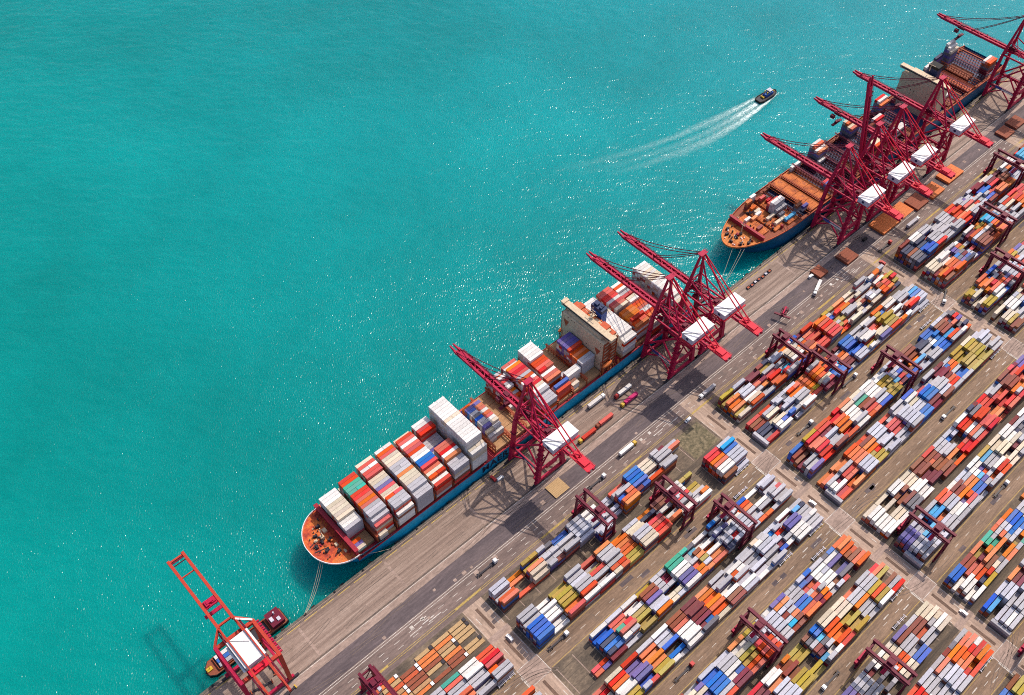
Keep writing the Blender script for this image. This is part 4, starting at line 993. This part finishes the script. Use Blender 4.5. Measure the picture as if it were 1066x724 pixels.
# ------------------------------------------------------------------ yard gantry cranes
def make_yard_crane():
    root = empty('yard_crane', (0, 0, 0), 'crane', 'yard crane', 'maroon yard gantry cranes')
    Mr = M['maroon']; H = 21.5; S = 12.6
    for sy in (-1, 1):
        for sx in (-1, 1):
            MB().bar((sx * 4.4, sy * S, 2.2), (sx * 3.5, sy * S, H), 1.2, 1.4, 1.1, 1.2).build('leg', Mr, root)
            w = MB()
            for d in (-1.0, 1.0): w.tube((sx * 4.6 + d, sy * S - .4, .8), (sx * 4.6 + d, sy * S + .4, .8), .8, 12)
            w.build('wheels', M['black'], root)
        MB().box(-6.6, 6.6, sy * S - .6, sy * S + .6, 1.7, 2.9).build('sill_beam', Mr, root)
        MB().box(-3.9, 3.9, sy * S - .5, sy * S + .5, H - .2, H + .9).build('end_tie', Mr, root)
        MB().bar((-4.0, sy * S, 10), (4.0, sy * S, 10), .5).bar((-4.0, sy * S, 10.2), (3.4, sy * S, H - 1), .4).build('end_brace', Mr, root)
    for sx in (-1, 1): MB().box(sx * 3.5 - .8, sx * 3.5 + .8, -S - 1.4, S + 1.4, H + .95, H + 2.5).build('girder', Mr, root)
    wl = MB()
    for sx in (-1, 1):
        wl.box(sx * 4.9 - .4, sx * 4.9 + .4, -S, S, H + 1.0, H + 1.12)
        wl.bar((sx * 5.3, -S, H + 2.1), (sx * 5.3, S, H + 2.1), .1)
        for i in range(13): wl.bar((sx * 5.3, -S + i * 2.1, H + 1.0), (sx * 5.3, -S + i * 2.1, H + 2.1), .09)
    wl.build('walkway', M['maroon'], root)
    t = MB().box(-4.2, 4.2, -2.4, 2.4, H + 2.55, H + 3.1).box(-2.6, .4, -1.8, 1.6, H + 3.1, H + 4.8).box(1, 2.8, -1.6, 1.6, H + 3.1, H + 4.2)
    tr_ = t.build('trolley', Mr, root)
    hb = MB()
    for dx in (-1.6, 1.6):
        for dy in (-1, 1): hb.bar((dx, dy, H + 2.5), (dx * 1.6, dy * .8, 17.4), .1)
    hb.box(-6.05, 6.05, -1.1, 1.1, 16.6, 17.4).build('spreader', M['crimson'], tr_)
    MB().box(-1.0, 1.0, -4.6, -2.5, H - 1.6, H + .8).build('cab', M['lav'], tr_)
    MB().box(-5.4, 5.4, S + .65, S + 2.2, 3.0, 5.4).box(-3, 2, S + .7, S + 2.0, 5.4, 6.4).build('power_unit', M['crimson'], root)
    ld = MB()
    for i in range(8): ld.bar((3.0 + (i % 2) * 1.6, S + .8, 3 + i * 2.35), (4.6 - (i % 2) * 1.6, S + .8, 5.35 + i * 2.35), .5, .15)
    ld.build('ladder', Mr, root)
    return root
rowc = lambda k, b: (-74.0 - PK * k) if b == 0 else (-98.3 - PK * k)
YC_ = [(-75, 0, 0, 'crane over low orange racks at lower left edge', 4), (90, 0, 0, 'crane nearest the lone quay crane and tan platform', -3),
       (133, 0, 1, 'crane in second row, lower left of the scrub lot', 2), (150, 1, 0, 'crane in third row below the scrub lot, pale grey stack beneath', 5),
       (104, 2, 1 - 1, 'crane at lower centre in the fifth row from water', 3), (231, 2, 1, 'crane beside the middle cross road in sixth row', -4),
       (141, 3, 0, 'crane at bottom edge in the seventh row from water', 0), (281, 0, 0, 'crane left of an adjoining pair near the quay road', 6),
       (289, 0, 1, 'crane right of an adjoining pair, farther from the water', -2), (324, 1, 0, 'crane in middle block, third row from water', 4),
       (501, 0, 1, 'crane in right block, second row from water', -5), (463, 1, 0, 'crane at right edge above yellow containers', 3),
       (565, 0, 0, 'crane near quay road at upper right edge', -6), (216, 4, 0, 'crane standing in the cross road at lower right corner', 5)]
yc0 = make_yard_crane()
for i, (x, k, b, lab, ty) in enumerate(YC_):
    c = yc0 if i == 0 else copy_tree(yc0)
    c.location = (x, rowc(k, b) + (.9 if b == 0 else -.9), 0); c['label'] = 'maroon yard gantry ' + lab
    for ch in c.children:
        if ch.name.split('.')[0] == 'trolley': ch.location = (0, ty, 0)

# ------------------------------------------------------------------ yard stacks
GY = 'containers stacked in the yard'
BL = 12.55; LW = 2.83
T = {  # (block, row): tiers per bay
    (1, 0): '414444325545200', (1, 1): '534544354343244', (1, 2): '0134343443552232', (0, 0): '1111111111111111', (0, 1): '2232123232133344',
    (2, 0): '4434444343344432', (2, 1): '2344233234444431'}
PALS = {'mix': 'WWGGGGGGLLLLRRRROOOONNBBPYCTSr', 'pale': 'WWGGGGGLLLLCRB', 'warm': 'RROOOWWGGNYYC', 'dark': 'ggrKPBGNRW', 'yel': 'YYYYOC', 'blue': 'BSGWPLGRW', 'cream': 'CCCWWCG'}
rg = random.Random(21)
ROWPAL = {}
SPEC = {  # (block,row,bay): palette
    (2, 0, 0): 'yel', (3, 2, 0): 'yel', (2, 3, 13): 'yel', (2, 3, 12): 'yel', (2, 4, 0): 'cream', (2, 4, 1): 'cream', (2, 4, 2): 'dark', (2, 4, 3): 'cream',
    (2, 5, 0): 'blue', (1, 3, 14): 'blue', (1, 3, 13): 'blue', (1, 3, 12): 'pale', (1, 3, 11): 'pale', (1, 3, 10): 'pale', (1, 3, 9): 'pale', (1, 2, 10): 'pale', (1, 2, 11): 'pale',
    (1, 5, 14): 'warm', (1, 5, 13): 'warm', (1, 6, 14): 'cream', (1, 7, 14): 'warm', (1, 7, 13): 'warm', (1, 7, 12): 'pale', (1, 7, 11): 'pale', (1, 5, 11): 'yel', (1, 5, 9): 'blue', (1, 5, 8): 'yel',
    (2, 6, 2): 'warm', (2, 7, 0): 'blue', (2, 7, 1): 'pale', (2, 3, 0): 'warm', (2, 3, 1): 'warm', (2, 2, 0): 'dark', (2, 2, 1): 'warm', (2, 5, 4): 'warm', (2, 5, 13): 'pale', (2, 5, 14): 'pale',
    (2, 4, 8): 'warm', (2, 4, 9): 'dark', (2, 0, 9): 'warm', (2, 0, 10): 'warm', (3, 1, 0): 'warm', (3, 0, 6): 'pale', (3, 0, 7): 'pale', (1, 0, 0): 'pale', (1, 1, 6): 'warm', (1, 1, 7): 'pale', (1, 1, 13): 'warm', (1, 1, 14): 'blue', (3, 3, 0): 'warm', (3, 3, 1): 'blue',
    (1, 1, 9): 'warm', (1, 1, 10): 'warm', (1, 0, 6): 'pale', (1, 0, 5): 'pale', (2, 1, 5): 'warm', (2, 1, 4): 'warm', (2, 2, 8): 'blue', (1, 4, 7): 'warm', (1, 4, 8): 'pale', (1, 6, 10): 'dark',
    (1, 0, 3): 'pale', (1, 0, 4): 'pale', (1, 1, 0): 'pale', (1, 1, 1): 'warm', (1, 1, 2): 'warm', (1, 1, 3): 'pale', (1, 1, 4): 'warm', (1, 1, 5): 'warm', (2, 1, 0): 'dark', (2, 1, 1): 'pale', (2, 1, 2): 'pale',
    (2, 0, 1): 'pale', (2, 0, 8): 'warm', (2, 0, 11): 'warm', (2, 0, 12): 'pale', (2, 1, 11): 'warm', (2, 1, 13): 'pale', (2, 1, 14): 'blue', (3, 0, 0): 'dark', (3, 0, 1): 'dark', (3, 0, 2): 'warm', (3, 1, 1): 'warm',
    (1, 2, 9): 'warm', (1, 2, 13): 'warm', (1, 2, 14): 'pale', (1, 3, 5): 'warm', (1, 3, 4): 'pale', (1, 5, 3): 'warm', (1, 5, 2): 'warm', (2, 3, 4): 'pale', (2, 3, 5): 'warm', (2, 3, 6): 'pale', (2, 4, 10): 'warm', (2, 5, 8): 'cream', (2, 5, 9): 'cream', (2, 5, 6): 'blue'}
BLN = ['lower left', 'left', 'middle', 'right', 'far right']
for bx in range(0, 5):
    x0 = XC[bx] + 10.0; 
    for row in range(12):
        k, b = divmod(row, 2)
        ytop = pairs[k][0] if b == 0 else pairs[k][2]
        nb = 15
        tt = T.get((bx, row))
        prev_h = None; drift = rg.uniform(3, 4.4)
        for i in range(nb):
            xc = x0 + i * BL + 6.1
            if not any(in_view((xc, ytop - d, 5), 70) for d in (0, 10, 19)): continue
            drift = min(4.8, max(2.0, drift + rg.uniform(-1.1, 1.1)))
            mean = float(tt[i]) if tt else drift
            if not tt and i in (0, 14): mean = max(2.6, mean - .6)
            if not tt and rg.random() < .05: mean = 1.5
            if mean <= 0: continue
            pal = PALS[SPEC.get((bx, row, i)) or (rg.choice(['mix', 'pale', 'pale', 'warm', 'warm', 'warm', 'mix', 'dark']) if rg.random() < .5 else 'mix')]
            pc = None
            bay_short = rg.random() < .12
            for ln in range(7):
                y = ytop - LW * (ln + .5)
                t = int(round(mean + rg.uniform(-.7, .6)))
                if rg.random() < (.10 if not tt else .2): t -= 2
                if (bx, row) == (1, 2) and i < 2: t = 1 if ln >= 5 and rg.random() < .8 else 0
                if (bx, row) == (1, 0) and ln > 4 and i < 12 and rg.random() < .6: t = 0
                if (bx, row) == (1, 0) and i == 12 and ln > 1: t = 0
                if (bx, row) == (1, 1) and i == 12: t = 0
                if bx == 0 and row == 0: continue
                t = max(0, min(5, t))
                if t == 0: continue
                tc = pc if (pc and rg.random() < .5) else rg.choice(pal)
                if (bx, row) == (1, 2) and i < 2: tc = 'R'
                pc = tc
                short = bay_short or rg.random() < .10
                for z in range(t):
                    top = z == t - 1
                    jx = rg.uniform(-.12, .12); jy = rg.uniform(-.04, .04)
                    rown = '%s row' % ORD[row + 1]
                    if short:
                        for hf, dx in (('left', -3.13), ('right', 3.13)):
                            if top and rg.random() < .22: continue
                            cc = (tc if rg.random() < .6 else rg.choice(pal)) if top else rg.choice('rgNKrRPOBG')
                            lab = '%s short container, %s half, bay %s, lane %s from water, %s, %s block' % (CNAME[cc].split(' ')[-1], hf, ORD[i + 1], ORD[ln + 1], rown, BLN[bx])
                            add_c(xc + dx + jx, y + jy, .1 + z * CH, 6.06, cc, top, lab, GY)
                    else:
                        cc = tc if top else (tc if rg.random() < .3 else rg.choice('rgNKrRPOBGNNrR'))
                        lab = '%s long container, bay %s from left, lane %s from water, %s, %s block' % (CNAME[cc], ORD[i + 1], ORD[ln + 1], rown, BLN[bx])
                        add_c(xc + jx, y + jy, .1 + z * CH, 12.19, cc, top, lab, GY)
# crosswise pale boxes closing the left end of the inner rows of the middle block
for k in range(5):
    add_c(XC[2] + 10.0 - 1.6, -103.0 - PK * k, .1 + CH, 12.19, 'G', True, 'pale grey container set crosswise, middle block, end of %s row' % ORD[2 * k + 2], GY, R(90), True)
    add_c(XC[2] + 10.0 - 1.6, -103.0 - PK * k, .1, 12.19, 'g', False, '', GY, R(90))

# ------------------------------------------------------------------ flat racks at lower left
fr0 = None; fi = 0
for i in range(7, 15):
    for ln in range(7):
        x = XC[0] + 10 + i * BL + 6.1; y = pairs[0][0] - LW * (ln + .5)
        if not in_view((x, y, 1), 30): continue
        if (i * 7 + ln * 3) % 11 == 0: continue
        kind = 'tan' if i == 14 else rp.choice(['hatch_orange', 'hatch_brown', 'hatch_brown', 'hatch', 'tan', 'deck_red'])
        r = empty('flat_rack', (x, y, .1), ('%s flat rack, %s from cross road, lane %s from water, lower left' % ({'tan': 'tan', 'hatch_orange': 'orange', 'hatch': 'ochre', 'hatch_brown': 'brown', 'deck_red': 'red'}[kind], ORD[15 - i], ORD[ln + 1])), 'flat rack', 'low flat racks at the lower left')
        key = 'rackmesh_' + kind
        if key not in bpy.data.meshes:
            me = MB().box(-6.0, 6.0, -1.15, 1.15, 0, .9).mesh(key, M[kind])
            m2 = MB().box(4.2, 6.1, -1.1, 1.1, .92, 1.5).mesh(key + '_ends', M['white'] if kind != 'tan' else M['dark'])
        for nm, ky in (('platform', key), ('end_bin', key + '_ends')):
            if nm == 'end_bin' and (i * 5 + ln * 7) % 9 < 5: continue
            o = bpy.data.objects.new(nm, bpy.data.meshes[ky]); COL.objects.link(o); o.parent = r

# ------------------------------------------------------------------ link containers: 300 largest in view one by one, the rest as one mass
cm_cache = {}
def c_mesh(L, c):
    k = (round(L, 1), c)
    if k not in cm_cache:
        m = MB().box(-L / 2 + .04, L / 2 - .04, -1.18, 1.18, 0.02, 2.52)
        cm_cache[k] = m.mesh('container_mesh', CM[c])
    return cm_cache[k]
def link_c(d):
    o = bpy.data.objects.new('shipping_container', c_mesh(d['L'], d['c'])); COL.objects.link(o)
    o.location = (d['x'], d['y'], d['z']); o.rotation_euler = (0, 0, d['rz'])
    return tag(o, d['label'], 'container', d['group'])
NIND = 282
cand = []
for i, d in enumerate(ALLC):
    if not d['top']: continue
    p = (d['x'], d['y'], d['z'] + 2.6); u, v = project(p)
    if not (8 < u < 1058 and 6 < v < 718): continue
    dist = (Vector(p) - CAMPOS).length
    cand.append(((1e9 if d['force'] else d['L'] / dist ** 2), i))
cand.sort(reverse=True)
chosen = set(i for _, i in cand[:NIND])
rest = MB()
for i, d in enumerate(ALLC):
    if i in chosen: link_c(d); continue
    hx_, hy_ = (d['L'] / 2 - .04, 1.18) if abs(d['rz']) < .1 else (1.18, d['L'] / 2 - .04)
    rest.box(d['x'] - hx_, d['x'] + hx_, d['y'] - hy_, d['y'] + hy_, d['z'] + .02, d['z'] + 2.52, KEYS.index(d['c']))
ro = rest.build('container_stacks', [CM[k] for k in KEYS])
tag(ro, 'remaining stacked containers across the yard and ships', 'containers', None, 'stuff')
print('containers', len(ALLC), 'candidates', len(cand))

# ------------------------------------------------------------------ vehicles and loose things on the apron
def truck(x, y, rz, cabm, label, load=None, loadlab=None, trailer=12.6):
    t = empty('yard_truck', (x, y, 0), label, 'truck', 'trucks on the terminal roads', rz)
    cb = MB().box(6.6, 9.0, -1.2, 1.2, 1.0, 3.4).box(6.7, 8.6, -1.1, 1.1, 3.4, 3.75).build('cab', M[cabm], t)
    MB().box(8.98, 9.05, -1.0, 1.0, 2.2, 3.1).build('windscreen', M['glass'], cb)
    MB().box(-6.4, 6.4, -.5, .5, 1.0, 1.35).box(-6.4, -5.9, -1.2, 1.2, 1.1, 1.4).box(3.8, 4.3, -1.2, 1.2, 1.1, 1.4).box(4.6, 9.3, -1.1, 1.1, .7, .98).build('chassis', M['dark'], t)
    for wx in (-5.4, -4.1, 5.2, 8.2):
        for wy in (-1.05, 1.05): MB().tube((wx, wy - .16, .5), (wx, wy + .16, .5), .5, 10).build('wheel', M['black'], t)
    if load:
        o = bpy.data.objects.new('shipping_container', c_mesh(12.19, load)); COL.objects.link(o)
        v = Matrix.Rotation(rz, 3, 'Z') @ Vector((-.2, 0, 0)); o.location = (x + v.x, y + v.y, 1.42); o.rotation_euler = (0, 0, rz)
        tag(o, loadlab, 'container', 'containers riding on trucks')
    return t
PI = math.pi
truck(157, -7.5, 0, 'cab_white', 'white cabbed truck nearest the blue hull, white container aboard', 'W', 'white container on truck nearest the blue hull')
truck(179, -14, PI, 'cab_red', 'red cabbed truck carrying a white container beside pink container', 'W', 'white container on red cabbed truck beside pink container')
truck(177, -21.8, PI, 'cab_yellow', 'yellow cabbed truck carrying the pink container on apron', 'M', 'bright pink container on truck, only pink one on the apron')
truck(152, -22.6, PI, 'hatch_brown', 'brown cabbed truck with red flat load, upper of two in line', 'R', 'red container on the upper of two trucks in line')
truck(135, -23.4, PI, 'cab_yellow', 'yellow cabbed truck with red load, lower of two in line', 'R', 'red container on the lower of two trucks in line')
truck(145, -48.4, 0, 'cab_yellow', 'truck with long white trailer on quay road below lone crane', 'W', 'long white container on quay road below lone crane')
truck(222, -53.0, PI, 'cab_white', 'white cabbed truck at the middle crossing by quay road', 'G', 'pale grey container on truck at the middle crossing')
truck(356, -44.5, PI + .35, 'cab_white', 'white truck turning slantwise on asphalt near the brown hatch', 'W', 'white container on truck turned slantwise near brown hatch')
truck(466, -53.0, 0, 'cab_white', 'truck with grey container beside the row of orange hatches', 'G', 'grey container on truck beside the orange hatches')
truck(428, -53.5, 0, 'cab_red', 'empty red cabbed truck near cross road below cranes')
truck(245, -116.5, 0, 'cab_white', 'empty white cabbed truck on lane below crosswise container')
truck(420, -113, R(205), 'cab_white', 'empty white cabbed truck turning at the right hand crossing')
truck(112, -52.5, 0, 'cab_white', 'empty white cabbed truck on quay road left of scrub lot')
truck(330, -174, PI, 'cab_white', 'empty white cabbed truck on second inner lane of middle block')
truck(60, -173.5, 0, 'cab_red', 'empty red cabbed truck on second inner lane at bottom')

def car(x, y, rz, mat, label):
    t = empty('van', (x, y, 0), label, 'van', 'small vans on the terminal', rz)
    b = MB().box(-2.5, 2.5, -.95, .95, .4, 1.2).box(-2.4, 1.3, -.9, .9, 1.2, 2.1).build('body', M[mat], t)
    MB().box(1.28, 1.36, -.8, .8, 1.3, 2.0).box(-1.8, .9, -.93, .93, 1.45, 1.95).build('windows', M['glass'], b)
    for wx in (-1.6, 1.6):
        for wy in (-.85, .85): MB().tube((wx, wy - .12, .36), (wx, wy + .12, .36), .36, 10).build('wheel', M['black'], t)
car(69.5, -8.5, 0, 'cab_white', 'white van on apron left of the lone quay crane')
car(66, -5.6, PI / 2, 'cab_red', 'small red and white van close to blue hull near lone crane')
car(193.5, -59.5, PI, 'cab_white', 'white van at the corner of the scrub lot')
car(414, -62, PI / 2, 'cab_red', 'small red van at the upper crossing beside cross road')
car(425, -38, 0, 'black', 'black van on apron beneath the crane cluster')
car(362, -34, 0, 'cab_white', 'white van between the two brown hatches')
car(204, -155, PI / 2, 'cab_white', 'white van on the middle cross road')
car(2, -92, PI / 2, 'cab_white', 'white van on the lower left cross road')
car(210, -260, PI / 2, 'cab_white', 'white van low on the middle cross road')

def hatch_stack(x, y, wx, wy, n, mat, label):
    t = empty('hatch_cover', (x, y, 0), label, 'hatch cover', 'hatch covers laid on the apron')
    for k in range(n):
        m = MB().box(-wx / 2, wx / 2, -wy / 2, wy / 2, .25 + k * 1.1, 1.2 + k * 1.1)
        if k == n - 1:
            for i in range(1, 5): m.box(-wx / 2 + .3, wx / 2 - .3, -wy / 2 + i * wy / 5 - .12, -wy / 2 + i * wy / 5 + .12, 1.2 + k * 1.1, 1.32 + k * 1.1)
        m.build('panel', M[mat], t)
    MB().box(-wx / 2 + .5, -wx / 2 + 1.2, -wy / 2 + .5, wy / 2 - .5, 0.03, .25).box(wx / 2 - 1.2, wx / 2 - .5, -wy / 2 + .5, wy / 2 - .5, 0.03, .25).build('bearer', M['dark'], t)
hatch_stack(370, -35.5, 10, 9.5, 2, 'hatch_brown', 'smaller brown hatch cover stack alone beside the slanting truck')
hatch_stack(399, -40.0, 14, 11.5, 2, 'hatch_brown', 'larger brown hatch cover stack nearest the leftmost cluster crane')
hatch_stack(452, -38.0, 24, 14.5, 2, 'hatch_orange', 'orange hatch cover lowest in the row under crane cluster')
hatch_stack(474, -38.2, 15.5, 13.5, 1, 'hatch_orange', 'orange hatch cover second lowest in the row under cranes')
hatch_stack(491, -41.0, 16, 13, 2, 'hatch_brown', 'brown hatch cover stack amid the orange row')
hatch_stack(512, -42.0, 17, 12.5, 2, 'hatch_orange', 'orange hatch cover right of the brown stack')
hatch_stack(540, -40.5, 22, 12.5, 2, 'hatch_orange', 'orange hatch cover topmost of the row by crane cluster')
hatch_stack(622, -42.5, 14, 11, 2, 'hatch_brown', 'left hatch cover of the far pair at upper right')
hatch_stack(641, -41.5, 16, 11, 2, 'hatch_brown', 'right hatch cover of the far pair at upper right')
pf = empty('wooden_platform', (92, -38.2, 0), 'square tan timber platform on the lane below the lone quay crane', 'platform')
m = MB()
for i in range(9): m.box(-6.0, 6.0, -5.3 + i * 1.18, -5.3 + i * 1.18 + 1.12, .5, .75)
m.build('boards', M['tan'], pf)
MB().box(-5.8, -5.2, -5.2, 5.2, .03, .5).box(5.2, 5.8, -5.2, 5.2, .03, .5).box(-.3, .3, -5.2, 5.2, .03, .5).build('bearers', M['dark'], pf)

# reach stacker on the asphalt by the quay road
rs = empty('reach_stacker', (318, -43, 0), 'dark red reach stacker parked alone on the asphalt lane', 'reach stacker', None, R(200))
MB().box(-4.2, 2.6, -1.9, 1.9, .9, 2.3).box(-4.2, -1.5, -1.7, 1.7, 2.3, 3.0).build('body', M['maroon'], rs)
MB().box(-1.2, .8, -.9, .9, 2.3, 4.2).build('cab', M['glass'], rs)
MB().bar((-3.6, 0, 3.4), (6.5, 0, 6.2), .9, 1.0).build('boom', M['crimson'], rs)
MB().box(6.0, 7.6, -6.0, 6.0, 4.2, 5.0).box(6.4, 7.2, -.8, .8, 5.0, 6.0).build('spreader', M['maroon'], rs)
for wx in (-3.2, 1.8):
    for wy in (-1.9, 1.9): MB().tube((wx, wy - .4, .85), (wx, wy + .4, .85), .85, 14).build('wheel', M['black'], rs)
# row of gear pallets near the quay edge between the ships
for i in range(7):
    t = empty('lashing_bin', (318 + i * 4.2, -9.5 - .25 * math.sin(i * 2), 0), 'grey steel lashing bin in the line near quay edge', 'bin', 'lashing bins in a line near the quay edge')
    MB().box(-1.5, 1.5, -1.1, 1.1, .12, .3).box(-1.5, 1.5, -1.1, -.95, .3, 1.3).box(-1.5, 1.5, .95, 1.1, .3, 1.3).box(-1.5, -1.35, -.95, .95, .3, 1.3).box(1.35, 1.5, -.95, .95, .3, 1.3).build('bin', M['navy'] if i % 2 else M['dark'], t)
    MB().box(-1.2, 1.2, -.8, .8, .31, .9).build('gear', M['lav'] if i % 3 == 2 else M['rust'], t)

# empty trailer chassis parked at the lane ends by the cross roads
ch0 = empty('trailer_chassis', (0, 0, 0), 'c', 'trailer', 'trailer chassis parked at lane ends')
MB().box(-6, 6, -.5, -.25, .9, 1.2).box(-6, 6, .25, .5, .9, 1.2).box(-6, -5.6, -1.2, 1.2, .9, 1.2).box(5.6, 6, -1.2, 1.2, .9, 1.2).box(-1, -.6, -1.1, 1.1, .9, 1.18).box(2.4, 2.8, -1.1, 1.1, .9, 1.18).build('frame', M['lav'], ch0)
MB().box(-5.5, -2.6, -1.15, 1.15, .45, .88).build('axle_set', M['black'], ch0)
CHP = [(190, -108.9, 'seaward of the stop bar, left of middle crossing by quay'), (176, -119.6, 'landward lane edge left of the middle crossing by quay'), (190, -167.8, 'first lane edge left of second middle crossing'), (178, -179.2, 'landward lane edge left of second middle crossing'),
       (191, -226.9, 'first lane edge left of third middle crossing'), (177, -238.0, 'landward lane edge left of third middle crossing'), (398, -109.2, 'seaward lane edge left of right hand crossing by quay'), (385, -119.4, 'landward lane edge left of right hand crossing by quay'),
       (398, -167.9, 'seaward lane edge left of second right hand crossing'), (-16, -109.2, 'lane edge left of the lower left crossing'), (192, -285.6, 'lane edge near the lower right corner crossing'), (160, -167.9, 'seaward edge of second inner lane, further left')]
for i, (x, y, w) in enumerate(CHP):
    c = ch0 if i == 0 else copy_tree(ch0)
    c.location = (x, y, 0); c['label'] = 'empty pale trailer chassis parked, ' + w

# gear lying on the quay under the orange crane
for (x, y, rz_, w) in ((-112, -33, .1, 'yellow ended dark spreader lying nearest the road under orange crane'), (-120, -20, -.2, 'dark spreader lying between the legs of the orange crane'), (-109, -13, 1.4, 'dark spreader lying crosswise near quay edge under orange crane')):
    t = empty('spare_spreader', (x, y, 0), w, 'spreader', 'spare spreaders under the orange crane', rz_)
    MB().box(-6, 6, -.5, .5, .5, 1.1).box(-1.6, 1.6, -1.1, 1.1, .4, 1.5).build('beam', M['dark'], t)
    for dx in (-6.2, 6.2): MB().box(dx - .3, dx + .3, -1.2, 1.2, .03, 1.2).build('end_beam', M['cab_yellow'] if y == -33 else M['rust'], t)
for (x, y, rz_, l) in ((20, -112.5, 0.0, 'empty white cabbed truck just right of the lower left crossing'), (300, -112.8, 0.0, 'empty white cabbed truck midway on the first inner lane'), (120, -232.0, PI, 'empty white cabbed truck on third inner lane left of crossing'), (300, -230.0, 0.0, 'empty white cabbed truck on third inner lane right of crossing'), (20, -50.4, 0.0, 'empty white cabbed truck on quay road at left, above first stack')):
    truck(x, y, rz_, 'cab_white', l)
